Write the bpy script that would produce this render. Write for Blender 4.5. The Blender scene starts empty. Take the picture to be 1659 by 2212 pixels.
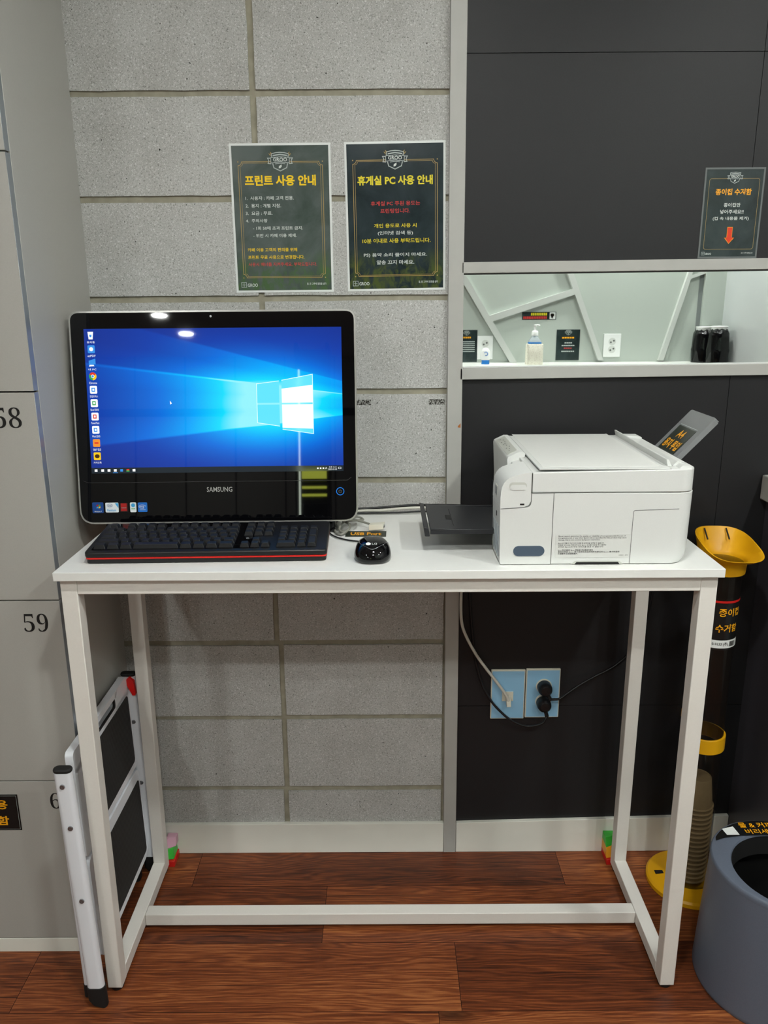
import bpy, math, random
from mathutils import Vector as V, Matrix as Mx

random.seed(7)
SC = bpy.context.scene
COL = SC.collection

# ------------------------------------------------------------------ camera
CAMP = V((-0.0003, -1.7759, 1.3951)); PITCH, YAW, ROLL, FPX = 0.2625, -0.0019, -0.0065, 1709.26
_f = V((math.sin(YAW) * math.cos(PITCH), math.cos(YAW) * math.cos(PITCH), -math.sin(PITCH)))
_r = V((math.cos(YAW), -math.sin(YAW), 0)); _u = _r.cross(_f)
_R = math.cos(ROLL) * _r + math.sin(ROLL) * _u
_U = -math.sin(ROLL) * _r + math.cos(ROLL) * _u
cam_d = bpy.data.cameras.new('camera')
cam_d.sensor_fit = 'HORIZONTAL'; cam_d.sensor_width = 36.0; cam_d.lens = FPX / 1659 * 36.0
cam_d.clip_start = 0.01
cam = bpy.data.objects.new('camera', cam_d); COL.objects.link(cam)
_m = Mx.Identity(4)
for i in range(3):
    _m[i][0] = _R[i]; _m[i][1] = _U[i]; _m[i][2] = -_f[i]; _m[i][3] = CAMP[i]
cam.matrix_world = _m
SC.camera = cam


def at(px, py, y):
    """point of the upright plane at depth y that a photo pixel shows"""
    d = _f + _R * ((px - 829.5) / FPX) - _U * ((py - 1106) / FPX)
    return CAMP + d * ((y - CAMP.y) / d.y)


# ------------------------------------------------------------------ world, exposure, lamps
w = bpy.data.worlds.new('world'); SC.world = w; w.use_nodes = True
w.node_tree.nodes['Background'].inputs[0].default_value = (0.8, 0.85, 0.9, 1)
w.node_tree.nodes['Background'].inputs[1].default_value = 0.05
SC.view_settings.view_transform = 'Standard'; SC.view_settings.look = 'None'
SC.view_settings.gamma = 1.0; SC.view_settings.use_curve_mapping = False
SC.view_settings.exposure = 0.0
LAMP = 540.0          # radiance of the ceiling downlights
CEIL = 2.40
LAMPS = [(-1.25, -2.32), (0.05, -2.32), (1.2, -2.12), (0.05, -1.2), (1.2, -1.2),
         (-1.49, -4.28), (-1.43, -4.86)]


# ------------------------------------------------------------------ materials
def lin(c):
    c = c / 255.0
    return c / 12.92 if c <= 0.04045 else ((c + 0.055) / 1.055) ** 2.4


def rgb(t):
    return (lin(t[0]), lin(t[1]), lin(t[2]), 1.0)


def mat(name, c, rough=0.5, metal=0.0, spec=0.5, coat=0.0, emit=None, es=1.0, trans=0.0, alpha=1.0, ior=1.45):
    m = bpy.data.materials.new(name); m.use_nodes = True
    b = m.node_tree.nodes['Principled BSDF']
    b.inputs['Base Color'].default_value = rgb(c)
    b.inputs['Roughness'].default_value = rough
    b.inputs['Metallic'].default_value = metal
    b.inputs['Specular IOR Level'].default_value = spec
    b.inputs['Coat Weight'].default_value = coat
    b.inputs['Coat Roughness'].default_value = 0.04
    b.inputs['Transmission Weight'].default_value = trans
    b.inputs['Alpha'].default_value = alpha
    b.inputs['IOR'].default_value = ior
    if emit:
        b.inputs['Emission Color'].default_value = rgb(emit)
        b.inputs['Emission Strength'].default_value = es
    return m


class NT:
    """small helper to wire nodes"""
    def __init__(s, m):
        s.t = m.node_tree; s.n = s.t.nodes; s.b = s.n['Principled BSDF']

    def new(s, kind, **kw):
        n = s.n.new(kind)
        for k, v in kw.items():
            setattr(n, k, v)
        return n

    def link(s, a, b):
        s.t.links.new(a, b)

    def put(s, sock, v):
        if hasattr(v, 'is_output'):
            s.link(v, sock)
        else:
            sock.default_value = v

    def math(s, op, a, b=0.0, c=None, clamp=False):
        n = s.new('ShaderNodeMath', operation=op); n.use_clamp = clamp
        s.put(n.inputs[0], a); s.put(n.inputs[1], b)
        if c is not None:
            s.put(n.inputs[2], c)
        return n.outputs[0]

    def ramp(s, fac, stops, interp='LINEAR'):
        n = s.new('ShaderNodeValToRGB'); s.link(fac, n.inputs[0])
        cr = n.color_ramp; cr.interpolation = interp
        while len(cr.elements) < len(stops):
            cr.elements.new(0.5)
        for e, (p, c) in zip(cr.elements, stops):
            e.position = p; e.color = c if len(c) == 4 else (*c, 1)
        return n.outputs[0]

    def mix(s, fac, a, b, kind='MIX'):
        n = s.new('ShaderNodeMix', data_type='RGBA', blend_type=kind)
        s.put(n.inputs[0], fac); s.put(n.inputs[6], a); s.put(n.inputs[7], b)
        return n.outputs[2]

    def noise(s, vec, scale, detail=2.0, rough=0.5, dist=0.0):
        n = s.new('ShaderNodeTexNoise'); s.link(vec, n.inputs['Vector'])
        n.inputs['Scale'].default_value = scale; n.inputs['Detail'].default_value = detail
        n.inputs['Roughness'].default_value = rough; n.inputs['Distortion'].default_value = dist
        return n.outputs[0]

    def voro(s, vec, scale):
        n = s.new('ShaderNodeTexVoronoi'); s.link(vec, n.inputs['Vector'])
        n.inputs['Scale'].default_value = scale
        return n.outputs['Distance']

    def objco(s):
        return s.new('ShaderNodeTexCoord').outputs['Object']

    def mapv(s, vec, scale=(1, 1, 1), loc=(0, 0, 0), rot=(0, 0, 0)):
        n = s.new('ShaderNodeMapping'); s.link(vec, n.inputs[0])
        n.inputs['Scale'].default_value = scale; n.inputs['Location'].default_value = loc
        n.inputs['Rotation'].default_value = rot
        return n.outputs[0]

    def bump(s, h, strength, dist):
        n = s.new('ShaderNodeBump'); s.link(h, n.inputs['Height'])
        n.inputs['Strength'].default_value = strength; n.inputs['Distance'].default_value = dist
        s.link(n.outputs[0], s.b.inputs['Normal'])


def g(v):
    return (v, v, v, 1)


def noisy(name, c, rough, amount=0.06, scale=60.0, spec=0.4, bump=0.0, metal=0.0, coat=0.0):
    """plain colour with a faint grain"""
    m = mat(name, c, rough, metal, spec, coat); t = NT(m); o = t.objco()
    n = t.noise(o, scale, 3.0)
    base = rgb(c)
    lo = tuple(x * (1 - amount) for x in base[:3]); hi = tuple(min(1, x * (1 + amount)) for x in base[:3])
    t.link(t.ramp(n, [(0.3, lo), (0.7, hi)]), t.b.inputs['Base Color'])
    if bump:
        t.bump(n, bump, 0.001)
    return m


# cinder block
M_BLOCK = mat('concrete_block', (176, 177, 172), 0.9, spec=0.2)
t = NT(M_BLOCK); o = t.objco()
wv = t.mapv(o, (1, 1, 1.0))
n1 = t.noise(wv, 300, 2.5, 0.62, 0.6)
n2 = t.noise(t.mapv(o, (1, 1, 1), (3.3, 1.1, 7.7)), 360, 2.0, 0.6, 1.3)
n3 = t.noise(o, 9, 3.0)
n4 = t.noise(t.mapv(o, (1, 1, 1), (9.3, 2.1, 1.7)), 150, 1.5, 0.5)
base = t.ramp(n3, [(0.3, rgb((172, 172, 168))), (0.7, rgb((186, 187, 184)))])
dark = t.ramp(n1, [(0.34, g(1)), (0.45, g(0))])
white = t.ramp(n2, [(0.56, g(0)), (0.64, g(1))])
pits = t.ramp(n4, [(0.25, g(1)), (0.28, g(0))])
c1 = t.mix(t.math('MULTIPLY', dark, 0.7), base, rgb((112, 111, 105)))
c2 = t.mix(t.math('MULTIPLY', white, 0.55), c1, rgb((240, 241, 240)))
c3 = t.mix(pits, c2, rgb((45, 44, 41)))
t.link(c3, t.b.inputs['Base Color'])
hh = t.math('SUBTRACT', t.math('MULTIPLY', n1, 0.8), t.math('MULTIPLY', pits, 0.8))
t.bump(hh, 0.35, 0.002)
M_STAMP = mat('stamped_mark', (80, 78, 72), 0.9, spec=0.2)
t = NT(M_STAMP); o = t.objco()
t.link(t.ramp(t.noise(o, 330, 2.0), [(0.45, rgb((52, 50, 46))), (0.56, rgb((165, 165, 160)))]), t.b.inputs['Base Color'])
M_MORTAR = noisy('mortar', (152, 148, 131), 0.9, 0.14, 40, bump=0.4)
M_PANEL = noisy('charcoal_panel', (31, 31, 33), 0.5, 0.07, 320, 0.4, 0.12)
M_COUNTER = noisy('counter_charcoal_lit', (62, 60, 65), 0.36, 0.06, 320, 0.5, 0.08)  # charcoal lightened to paint in the room's reflection on the counter panel
M_SEAM = mat('panel_seam', (12, 12, 12), 0.9)
M_FRAME = noisy('grey_metal_trim', (176, 176, 171), 0.42, 0.02, 30, 0.4)
M_CHIP = mat('chipped_paint', (170, 105, 50), 0.8)
M_BASE = noisy('white_baseboard', (232, 232, 222), 0.5, 0.035, 7, 0.4)
M_CEIL = mat('ceiling_paint', (235, 235, 232), 0.9)
M_STRIPG = mat('grey_gap_strip', (122, 127, 127), 0.6)
M_WALL = mat('white_wall_paint', (184, 191, 184), 0.7, spec=0.3)
M_SLAT = mat('pale_grey_strip', (200, 203, 199), 0.6)
M_GLOSSWALL = mat('glossy_grey_panel', (190, 193, 193), 0.12, spec=0.6)
M_LOCK = noisy('locker_laminate', (172, 171, 165), 0.42, 0.02, 420, 0.45, 0.05)
M_LOCKEDGE = mat('locker_edge_band', (140, 147, 152), 0.22, 0.35)
M_GAP = mat('dark_gap', (40, 39, 36), 0.9)
M_INK = mat('black_print', (18, 18, 18), 0.6)
M_TABLETOP = noisy('white_laminate', (229, 230, 226), 0.33, 0.008, 80, 0.4)
M_STEEL = noisy('white_powder_coat', (224, 221, 214), 0.4, 0.012, 300, 0.45, 0.05)
M_RUBBER = mat('black_rubber', (20, 20, 20), 0.7)
M_BLACK = mat('black_plastic', (20, 20, 22), 0.38)
M_KEY = mat('keycap', (25, 26, 29), 0.45, spec=0.45)
M_LEGEND = mat('key_legend', (190, 190, 190), 0.6)
M_RED = mat('red_stripe', (205, 30, 22), 0.35)
M_GLOSS = mat('gloss_black', (7, 7, 9), 0.022, spec=0.5)
M_SILVER = mat('silver_rim', (190, 190, 186), 0.25, 0.6)
M_CHROME = mat('chrome', (215, 215, 215), 0.12, 1.0)
M_EDGE = mat('bright_edge_metal', (232, 234, 232), 0.35, 0.3)
M_GREYMETAL = mat('rivet_metal', (150, 152, 155), 0.3, 0.9)
M_WHITE = mat('white_plastic', (240, 241, 240), 0.42)
M_PRN = noisy('printer_white', (217, 219, 216), 0.45, 0.01, 500, 0.4, 0.06)
M_PRNPAN = mat('printer_panel_grey', (196, 198, 190), 0.4)
M_PRNSEAM = mat('printer_seam', (95, 97, 95), 0.8)
M_TRAY = mat('dark_tray', (38, 39, 42), 0.42)
M_SMOKE = mat('smoky_plastic', (140, 143, 144), 0.25, alpha=0.82)
M_INKWIN = mat('ink_window', (78, 92, 108), 0.15, spec=0.6)
M_GAUGE = mat('tank_gauge', (168, 176, 182), 0.2)
M_LABELGREY = mat('pale_label', (214, 216, 212), 0.45)
M_YEL = mat('yellow_plastic', (230, 170, 18), 0.38, spec=0.4)
M_TUBE = mat('smoky_tube', (26, 22, 18), 0.08, alpha=0.52)
M_CUP = noisy('paper_cup', (172, 146, 104), 0.7, 0.05, 90)
M_BIN = noisy('grey_bin_plastic', (94, 102, 116), 0.42, 0.05, 500, 0.45, 0.1)
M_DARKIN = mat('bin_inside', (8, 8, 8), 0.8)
M_BLUEFILM = mat('blue_protective_film', (150, 202, 236), 0.3, spec=0.5)
M_IVORY = mat('ivory_plastic', (222, 220, 205), 0.4)
M_CABLEW = mat('pale_cable', (205, 203, 192), 0.5)
M_CABLEG = mat('grey_cable', (135, 135, 126), 0.45)
M_CABLEB = mat('black_cable', (16, 16, 18), 0.4)
M_LADDER = mat('white_enamel', (226, 230, 236), 0.25, spec=0.55)
M_TREAD = mat('ribbed_rubber', (26, 26, 25), 0.65)
t = NT(M_TREAD); o = t.objco()
wv = t.new('ShaderNodeTexWave'); wv.bands_direction = 'Y'; wv.inputs['Scale'].default_value = 62
t.link(t.mapv(o, (1, 1, 1), rot=(math.radians(35), 0, 0)), wv.inputs['Vector'])
t.bump(wv.outputs['Fac'], 0.6, 0.002)
M_REDP = mat('red_plastic', (214, 26, 24), 0.35)
M_PAPER = mat('laminated_paper', (226, 230, 228), 0.22, spec=0.5)
M_POUCH = mat('clear_pouch_edge', (120, 125, 125), 0.2, alpha=0.75)
M_GOLD = mat('gold_line', (176, 150, 88), 0.3)
M_SILV = mat('silver_line', (172, 182, 180), 0.3)
M_TY = mat('yellow_letters', (246, 208, 20), 0.3)
M_TY2 = mat('lemon_letters', (222, 208, 40), 0.3)
M_TW = mat('white_letters', (206, 214, 210), 0.3)
M_TR = mat('red_letters', (205, 62, 60), 0.3)
M_TO = mat('orange_letters', (240, 168, 22), 0.35)
M_ARROW = mat('red_arrow', (222, 58, 22), 0.3)
M_STICK = mat('black_sticker', (24, 25, 25), 0.25)
M_GREENST = mat('dark_green_sticker', (38, 46, 38), 0.3)


def poster_mat(name, a, b, leaf):
    m = mat(name, a, 0.2, spec=0.5); t = NT(m); o = t.objco()
    n = t.noise(t.mapv(o, (1, 1, 1)), 11, 5.0, 0.6, 0.5)
    c = t.ramp(n, [(0.35, rgb(a)), (0.62, rgb(b))])
    if leaf:
        z = t.new('ShaderNodeSeparateXYZ'); t.link(o, z.inputs[0])
        low = t.new('ShaderNodeMapRange'); t.link(z.outputs[2], low.inputs[0])
        low.inputs[1].default_value = -0.06; low.inputs[2].default_value = -0.105
        l2 = t.noise(t.mapv(o, (1, 1, 0.6)), 42, 5.0, 0.65, 1.0)
        f = t.math('MULTIPLY', low.outputs[0], t.ramp(l2, [(0.42, g(0)), (0.6, g(0.95))]))
        c = t.mix(f, c, rgb(leaf))
    t.link(c, t.b.inputs['Base Color'])
    return m


M_POST1 = poster_mat('mossy_green_print', (60, 74, 68), (88, 98, 95), (70, 98, 60))  # print tones lifted to paint in the reflected haze on the laminate
M_POST2 = poster_mat('night_forest_print', (22, 36, 40), (44, 56, 60), (74, 86, 42))
M_POST3 = poster_mat('deep_green_print', (24, 36, 37), (50, 62, 62), None)

# floor planks
M_FLOOR = mat('wood_vinyl', (100, 52, 26), 0.4, spec=0.42)
t = NT(M_FLOOR); o = t.objco()
at_n = t.new('ShaderNodeAttribute', attribute_name='plank')
off = t.new('ShaderNodeVectorMath', operation='MULTIPLY'); t.link(at_n.outputs['Color'], off.inputs[0]); off.inputs[1].default_value = (7, 5, 3)
add = t.new('ShaderNodeVectorMath', operation='ADD'); t.link(o, add.inputs[0]); t.link(off.outputs[0], add.inputs[1])
co = add.outputs[0]
warp = t.noise(t.mapv(co, (1.2, 9, 1)), 1.0, 4.0, 0.6)
vk = t.new('ShaderNodeTexVoronoi'); t.link(t.mapv(co, (2.0, 5.4, 0.001)), vk.inputs['Vector']); vk.inputs['Scale'].default_value = 1.0
vk.inputs['Randomness'].default_value = 1.0
kd = vk.outputs['Distance']
kn = t.math('POWER', 2.718, t.math('MULTIPLY', kd, -7.0))
sx = t.new('ShaderNodeSeparateXYZ'); t.link(co, sx.inputs[0])
ph = t.math('ADD', t.math('MULTIPLY', sx.outputs[1], 520.0), t.math('ADD', t.math('MULTIPLY', warp, 95.0), t.math('MULTIPLY', kn, 46.0)))
rings = t.math('MULTIPLY_ADD', t.math('SINE', ph), 0.5, 0.5)
fine = t.noise(t.mapv(co, (9, 330, 1)), 1.0, 4.0, 0.7)
broad = t.noise(t.mapv(co, (1.1, 6, 1)), 1.3, 3.0, 0.55)
val = t.math('ADD', t.math('MULTIPLY', rings, 0.10), t.math('ADD', t.math('MULTIPLY', fine, 0.58), t.math('MULTIPLY', broad, 0.40)))
sc_ = t.new('ShaderNodeSeparateColor'); t.link(at_n.outputs['Color'], sc_.inputs[0])
val = t.math('ADD', val, t.math('MULTIPLY_ADD', sc_.outputs[0], 0.16, -0.08))
wc = t.ramp(val, [(0.34, rgb((54, 26, 14))), (0.48, rgb((94, 47, 24))), (0.60, rgb((124, 66, 34))), (0.76, rgb((170, 106, 60)))])
streak = t.noise(t.mapv(co, (2.4, 150, 1), (4, 2, 0)), 1.0, 2.0, 0.5)
wc = t.mix(t.ramp(streak, [(0.655, g(0)), (0.72, g(0.7))]), wc, rgb((34, 14, 8)))
wc = t.mix(t.ramp(kd, [(0.05, g(0.9)), (0.14, g(0))]), wc, rgb((40, 18, 10)))
t.link(wc, t.b.inputs['Base Color'])
t.bump(fine, 0.12, 0.001)
M_FLOORGAP = mat('plank_gap', (40, 20, 12), 0.8)


# ------------------------------------------------------------------ mesh builder
ORG = {}


class MB:
    def __init__(s, M=None):
        s.v = []; s.f = []; s.m = []; s.mats = []; s.M = M or Mx.Identity(4)

    def mi(s, m):
        if m not in s.mats:
            s.mats.append(m)
        return s.mats.index(m)

    def add(s, vs, fs, m):
        k = len(s.v); i = s.mi(m)
        s.v += [s.M @ V(p) for p in vs]
        for f in fs:
            s.f.append([a + k for a in f]); s.m.append(i)
        return s

    def quad(s, a, b, c, d, m):
        return s.add([a, b, c, d], [(0, 1, 2, 3)], m)

    def box(s, x0, x1, y0, y1, z0, z1, m):
        vs = [(x, y, z) for z in (z0, z1) for y in (y0, y1) for x in (x0, x1)]
        return s.add(vs, [(0, 2, 3, 1), (4, 5, 7, 6), (0, 1, 5, 4), (2, 6, 7, 3), (0, 4, 6, 2), (1, 3, 7, 5)], m)

    def hexa(s, p, m):
        """eight corners: bottom ring then top ring"""
        return s.add(p, [(3, 2, 1, 0), (4, 5, 6, 7), (0, 1, 5, 4), (1, 2, 6, 5), (2, 3, 7, 6), (3, 0, 4, 7)], m)

    def ext(s, poly, vec, m, mside=None):
        """extrude a planar polygon (3d points) along vec"""
        n = len(poly); vec = V(vec)
        vs = [V(p) for p in poly] + [V(p) + vec for p in poly]
        s.add(vs, [list(range(n))[::-1], list(range(n, 2 * n))], m)
        return s.add(vs, [(i, (i + 1) % n, n + (i + 1) % n, n + i) for i in range(n)], mside or m)

    def loft(s, rings, m, cap0=True, cap1=True, closed=True):
        n = len(rings[0]); vs = [p for r in rings for p in r]; fs = []
        for k in range(len(rings) - 1):
            for i in range(n if closed else n - 1):
                a = k * n + i; b = k * n + (i + 1) % n
                fs.append((a, b, b + n, a + n))
        if cap0:
            fs.append(list(range(n))[::-1])
        if cap1:
            fs.append([(len(rings) - 1) * n + i for i in range(n)])
        return s.add(vs, fs, m)

    def lathe(s, prof, o, m, seg=32, cap0=True, cap1=True, sx=1.0, sy=1.0):
        o = V(o)
        rings = [[o + V((r * sx * math.cos(2 * math.pi * i / seg), r * sy * math.sin(2 * math.pi * i / seg), z)) for i in range(seg)] for r, z in prof]
        return s.loft(rings, m, cap0, cap1)

    def tube(s, pts, r, m, seg=8, caps=True, flat=1.0):
        pts = [V(p) for p in pts]; rings = []
        up = V((0, 0, 1)); prev = None
        for i, p in enumerate(pts):
            d = (pts[min(i + 1, len(pts) - 1)] - pts[max(i - 1, 0)]).normalized()
            if prev is None:
                a = d.cross(up)
                if a.length < 0.05:
                    a = d.cross(V((1, 0, 0)))
            else:
                a = prev - d * prev.dot(d)
            a.normalize(); prev = a; b = d.cross(a)
            rings.append([p + a * (r * math.cos(2 * math.pi * k / seg)) + b * (r * flat * math.sin(2 * math.pi * k / seg)) for k in range(seg)])
        return s.loft(rings, m, caps, caps)

    def disc(s, c, r, nrm, m, h=0.001, seg=24):
        c = V(c); nrm = V(nrm).normalized()
        a = nrm.orthogonal().normalized(); b = nrm.cross(a)
        return s.ext([c + a * r * math.cos(2 * math.pi * i / seg) + b * r * math.sin(2 * math.pi * i / seg) for i in range(seg)], nrm * h, m)

    def stroke(s, pts, wd, fr, m, closed=False):
        """flat line of width wd through 2d points in frame fr"""
        P = [V((p[0], p[1])) for p in pts]; n = len(P); L = []; Rr = []
        for i in range(n):
            if closed:
                a, b = P[i - 1], P[(i + 1) % n]
            else:
                a, b = P[max(i - 1, 0)], P[min(i + 1, n - 1)]
            d1 = (P[i] - a); d2 = (b - P[i])
            d1 = d1.normalized() if d1.length > 1e-9 else d2.normalized()
            d2 = d2.normalized() if d2.length > 1e-9 else d1
            tn = d1 + d2
            tn = tn.normalized() if tn.length > 1e-6 else d1
            k = max(0.45, tn.dot(d1)); nn = V((-tn.y, tn.x)) * (wd / 2 / k)
            L.append(P[i] + nn); Rr.append(P[i] - nn)
        vs = [fr(p.x, p.y) for p in L] + [fr(p.x, p.y) for p in Rr]
        fs = [(n + i, n + (i + 1) % n, (i + 1) % n, i) for i in range(n if closed else n - 1)]
        return s.add(vs, fs, m)

    def flat(s, pts, fr, m):
        return s.add([fr(p[0], p[1]) for p in pts], [list(range(len(pts)))], m)

    def text(s, body, fr, box, m, bold=0.0, keep=None, res=2):
        """lettering fitted into box=(u0, v0, u1, v1) of frame fr; keep='l','c','r' keeps the aspect"""
        vs, fs, bb = glyphs(body, bold, res)
        u0, v0, u1, v1 = box
        wq, hq = bb[2] - bb[0], bb[3] - bb[1]
        kx, ky = (u1 - u0) / wq, (v1 - v0) / hq; ox = u0
        if keep:
            kx = ky; ww = wq * kx
            ox = {'l': u0, 'c': (u0 + u1 - ww) / 2, 'r': u1 - ww}[keep]
        return s.add([fr(ox + (x - bb[0]) * kx, v0 + (y - bb[1]) * ky) for x, y in vs], fs, m)

    def build(s, name, parent=None, bevel=0.0, seg=2, smooth=35, label=None, attr=None):
        org = ORG[parent] if parent else V((0, 0, 0))
        me = bpy.data.meshes.new(name)
        me.from_pydata([p - org for p in s.v], [], s.f)
        for m in s.mats:
            me.materials.append(m)
        for p, i in zip(me.polygons, s.m):
            p.material_index = i; p.use_smooth = True
        me.set_sharp_from_angle(angle=math.radians(smooth))
        o = bpy.data.objects.new(name, me); COL.objects.link(o)
        if parent:
            o.parent = parent
        ORG[o] = org
        if bevel:
            md = o.modifiers.new('edge', 'BEVEL'); md.width = bevel; md.segments = seg
            md.limit_method = 'ANGLE'; md.angle_limit = math.radians(40)
        if label:
            o['label'] = label
        return o


_GL = {}


def glyphs(body, bold, res):
    key = (body, bold, res)
    if key not in _GL:
        cu = bpy.data.curves.new('lettering', 'FONT'); cu.body = body; cu.offset = bold; cu.resolution_u = res
        ob = bpy.data.objects.new('lettering', cu); COL.objects.link(ob)
        dg = bpy.context.evaluated_depsgraph_get()
        me = bpy.data.meshes.new_from_object(ob.evaluated_get(dg))
        vs = [(q.co.x, q.co.y) for q in me.vertices]; fs = [list(p.vertices) for p in me.polygons]
        bpy.data.objects.remove(ob); bpy.data.curves.remove(cu); bpy.data.meshes.remove(me)
        xs = [a for a, b in vs]; ys = [b for a, b in vs]
        _GL[key] = (vs, fs, (min(xs), min(ys), max(xs), max(ys)))
    return _GL[key]


def frame(o, ex, ey, w=0.0):
    o, ex, ey = V(o), V(ex), V(ey); n = ex.cross(ey).normalized()
    return lambda u, v, q=w: o + ex * u + ey * v + n * q


def thing(name, label, cat, loc=(0, 0, 0), group=None):
    o = bpy.data.objects.new(name, None); COL.objects.link(o); o.empty_display_size = 0.05
    o.location = loc; ORG[o] = V(loc)
    return tag(o, label, cat, group)


def tag(o, label, cat, group=None):
    o['label'] = label; o['category'] = cat
    if group:
        o['group'] = group
    return o


def struct(o):
    o['kind'] = 'structure'
    return o


def arc(cx, cy, r, a0, a1, n=6):
    return [(cx + r * math.cos(math.radians(a0 + (a1 - a0) * i / n)), cy + r * math.sin(math.radians(a0 + (a1 - a0) * i / n))) for i in range(n + 1)]


def rrect(x0, y0, x1, y1, r, n=5):
    return arc(x1 - r, y1 - r, r, 0, 90, n) + arc(x0 + r, y1 - r, r, 90, 180, n) + arc(x0 + r, y0 + r, r, 180, 270, n) + arc(x1 - r, y0 + r, r, 270, 360, n)


def rpoly(pts, n=5):
    """polygon with rounded corners: (x, y, r)"""
    out = []; k = len(pts)
    for i in range(k):
        x, y, r = pts[i]; p = V((x, y)); a = V(pts[i - 1][:2]); b = V(pts[(i + 1) % k][:2])
        if r <= 0:
            out.append((x, y)); continue
        da = (a - p).normalized(); db = (b - p).normalized()
        ang = da.angle(db); d = min(r / math.tan(ang / 2), (a - p).length * 0.49, (b - p).length * 0.49)
        p0, p1 = p + da * d, p + db * d
        for j in range(n + 1):
            q = j / n
            out.append(tuple(p0 * (1 - q) ** 2 + p * 2 * q * (1 - q) + p1 * q * q))
    return out


def spline(pts, n=8):
    P = [V(p) for p in pts]; out = []
    for i in range(len(P) - 1):
        p0 = P[max(i - 1, 0)]; p1 = P[i]; p2 = P[i + 1]; p3 = P[min(i + 2, len(P) - 1)]
        for j in range(n):
            q = j / n
            out.append(0.5 * ((2 * p1) + (p2 - p0) * q + (2 * p0 - 5 * p1 + 4 * p2 - p3) * q * q + (3 * p1 - p0 - 3 * p2 + p3) * q ** 3))
    return out + [P[-1]]


def dup(root, loc):
    r = root.copy(); COL.objects.link(r); r.location = loc
    for ch in root.children:
        c = ch.copy(); COL.objects.link(c); c.parent = r
        for gch in ch.children:
            d = gch.copy(); COL.objects.link(d); d.parent = c
    return r


UPW = lambda y: frame((0, y, 0), (1, 0, 0), (0, 0, 1))     # upright frame facing the camera

# ================================================================== ROOM
XL, XR, YF = -2.6, 1.71, -5.8
# floor: planks 178 mm wide, 0.92 m long
b = MB(); planks = []
row = 0; y1 = 0.045
while y1 > YF:
    y0 = y1 - 0.178
    sh = {0: -0.483, 1: -0.149, 2: 0.149}.get(row, random.uniform(-0.5, 0.4))
    x = sh - 0.92 * 4
    while x < XR + 0.05:
        xa, xb = max(x + 0.0006, XL - 0.05), min(x + 0.92 - 0.0006, XR + 0.05)
        if xb > xa:
            b.quad((xa, y0 + 0.0006, 0), (xb, y0 + 0.0006, 0), (xb, y1 - 0.0006, 0), (xa, y1 - 0.0006, 0), M_FLOOR)
            planks.append((random.random(), random.random(), random.random(), 1))
        x += 0.92
    y1 = y0; row += 1
b.box(XL - 0.05, XR + 0.05, YF - 0.05, 0.05, -0.06, -0.0008, M_FLOORGAP)
fl = struct(b.build('floor'))
ca = fl.data.color_attributes.new('plank', 'FLOAT_COLOR', 'CORNER')
for p in fl.data.polygons:
    c = planks[p.index] if p.index < len(planks) else (0, 0, 0, 1)
    for li in p.loop_indices:
        ca.data[li].color = c
# ceiling
struct(MB().box(XL - 0.05, XR + 0.05, YF - 0.05, 0.05, CEIL, CEIL + 0.08, M_CEIL).build('ceiling'))
# block wall
b = MB()
b.box(XL, 0.150, 0.0045, 0.05, 0.0, CEIL, M_MORTAR)
zj = [0.185 + 0.2022 * k for k in range(-1, 12)]
for k in range(len(zj) - 1):
    z0, z1 = zj[k] + 0.0066, min(zj[k + 1] - 0.0066, CEIL - 0.003)
    if z0 > CEIL:
        break
    vx = -0.2655 + (0.009 if 3 > k >= 1 else 0.006 if k < 1 else 0.0)
    for (xa, xb) in ((vx - 0.4065 * 2, vx - 0.413), (vx - 0.4, vx - 0.0065), (vx + 0.0065, 0.138)):
        j = lambda: random.uniform(-0.0012, 0.0012)
        tz = 0.0012 * random.uniform(-1, 1)
        n = 9
        top = [(xa + (xb - xa) * i / n, z1 + random.uniform(-0.0007, 0.0007) + tz) for i in range(n + 1)]
        bot = [(xa + (xb - xa) * i / n, z0 + random.uniform(-0.0007, 0.0007) + tz) for i in range(n + 1)]
        rt = [(xb + random.uniform(-0.0008, 0.0008), z1 + (z0 - z1) * i / 5) for i in range(1, 5)]
        lf = [(xa + random.uniform(-0.0008, 0.0008), z0 + (z1 - z0) * i / 5) for i in range(1, 5)]
        poly = top + rt + bot[::-1] + lf
        b.ext([(p[0], 0.006, p[1]) for p in poly[::-1]], (0, -0.006, 0), M_BLOCK)
for xa, xb in ((-0.075, -0.031), (0.098, 0.1345)):
    b.box(xa, xb, -0.0004, 0.002, 1.1665, 1.1785, M_STAMP)
struct(b.build('wall_back', smooth=20))
# charcoal panels with thin seams
b = MB()
b.box(0.150, XR, 0.004, 0.05, 0, CEIL, M_SEAM)
xs = [0.150, 0.7675, XR]
for z0, z1 in ((0.0, 0.417), (0.417, 1.235), (1.455, 1.872), (1.872, CEIL)):
    if z0 > 1.3 or z0 == 0.417:
        cols = [(0.150, 0.7675), (0.7675, XR)]
    else:
        cols = [(0.150, XR)]
    for xa, xb in cols:
        b.box(xa + 0.0006, xb - 0.0006, 0.0, 0.005, z0 + 0.0007, z1 - 0.0007, M_PANEL)
struct(b.build('wall_panelled'))
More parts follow.
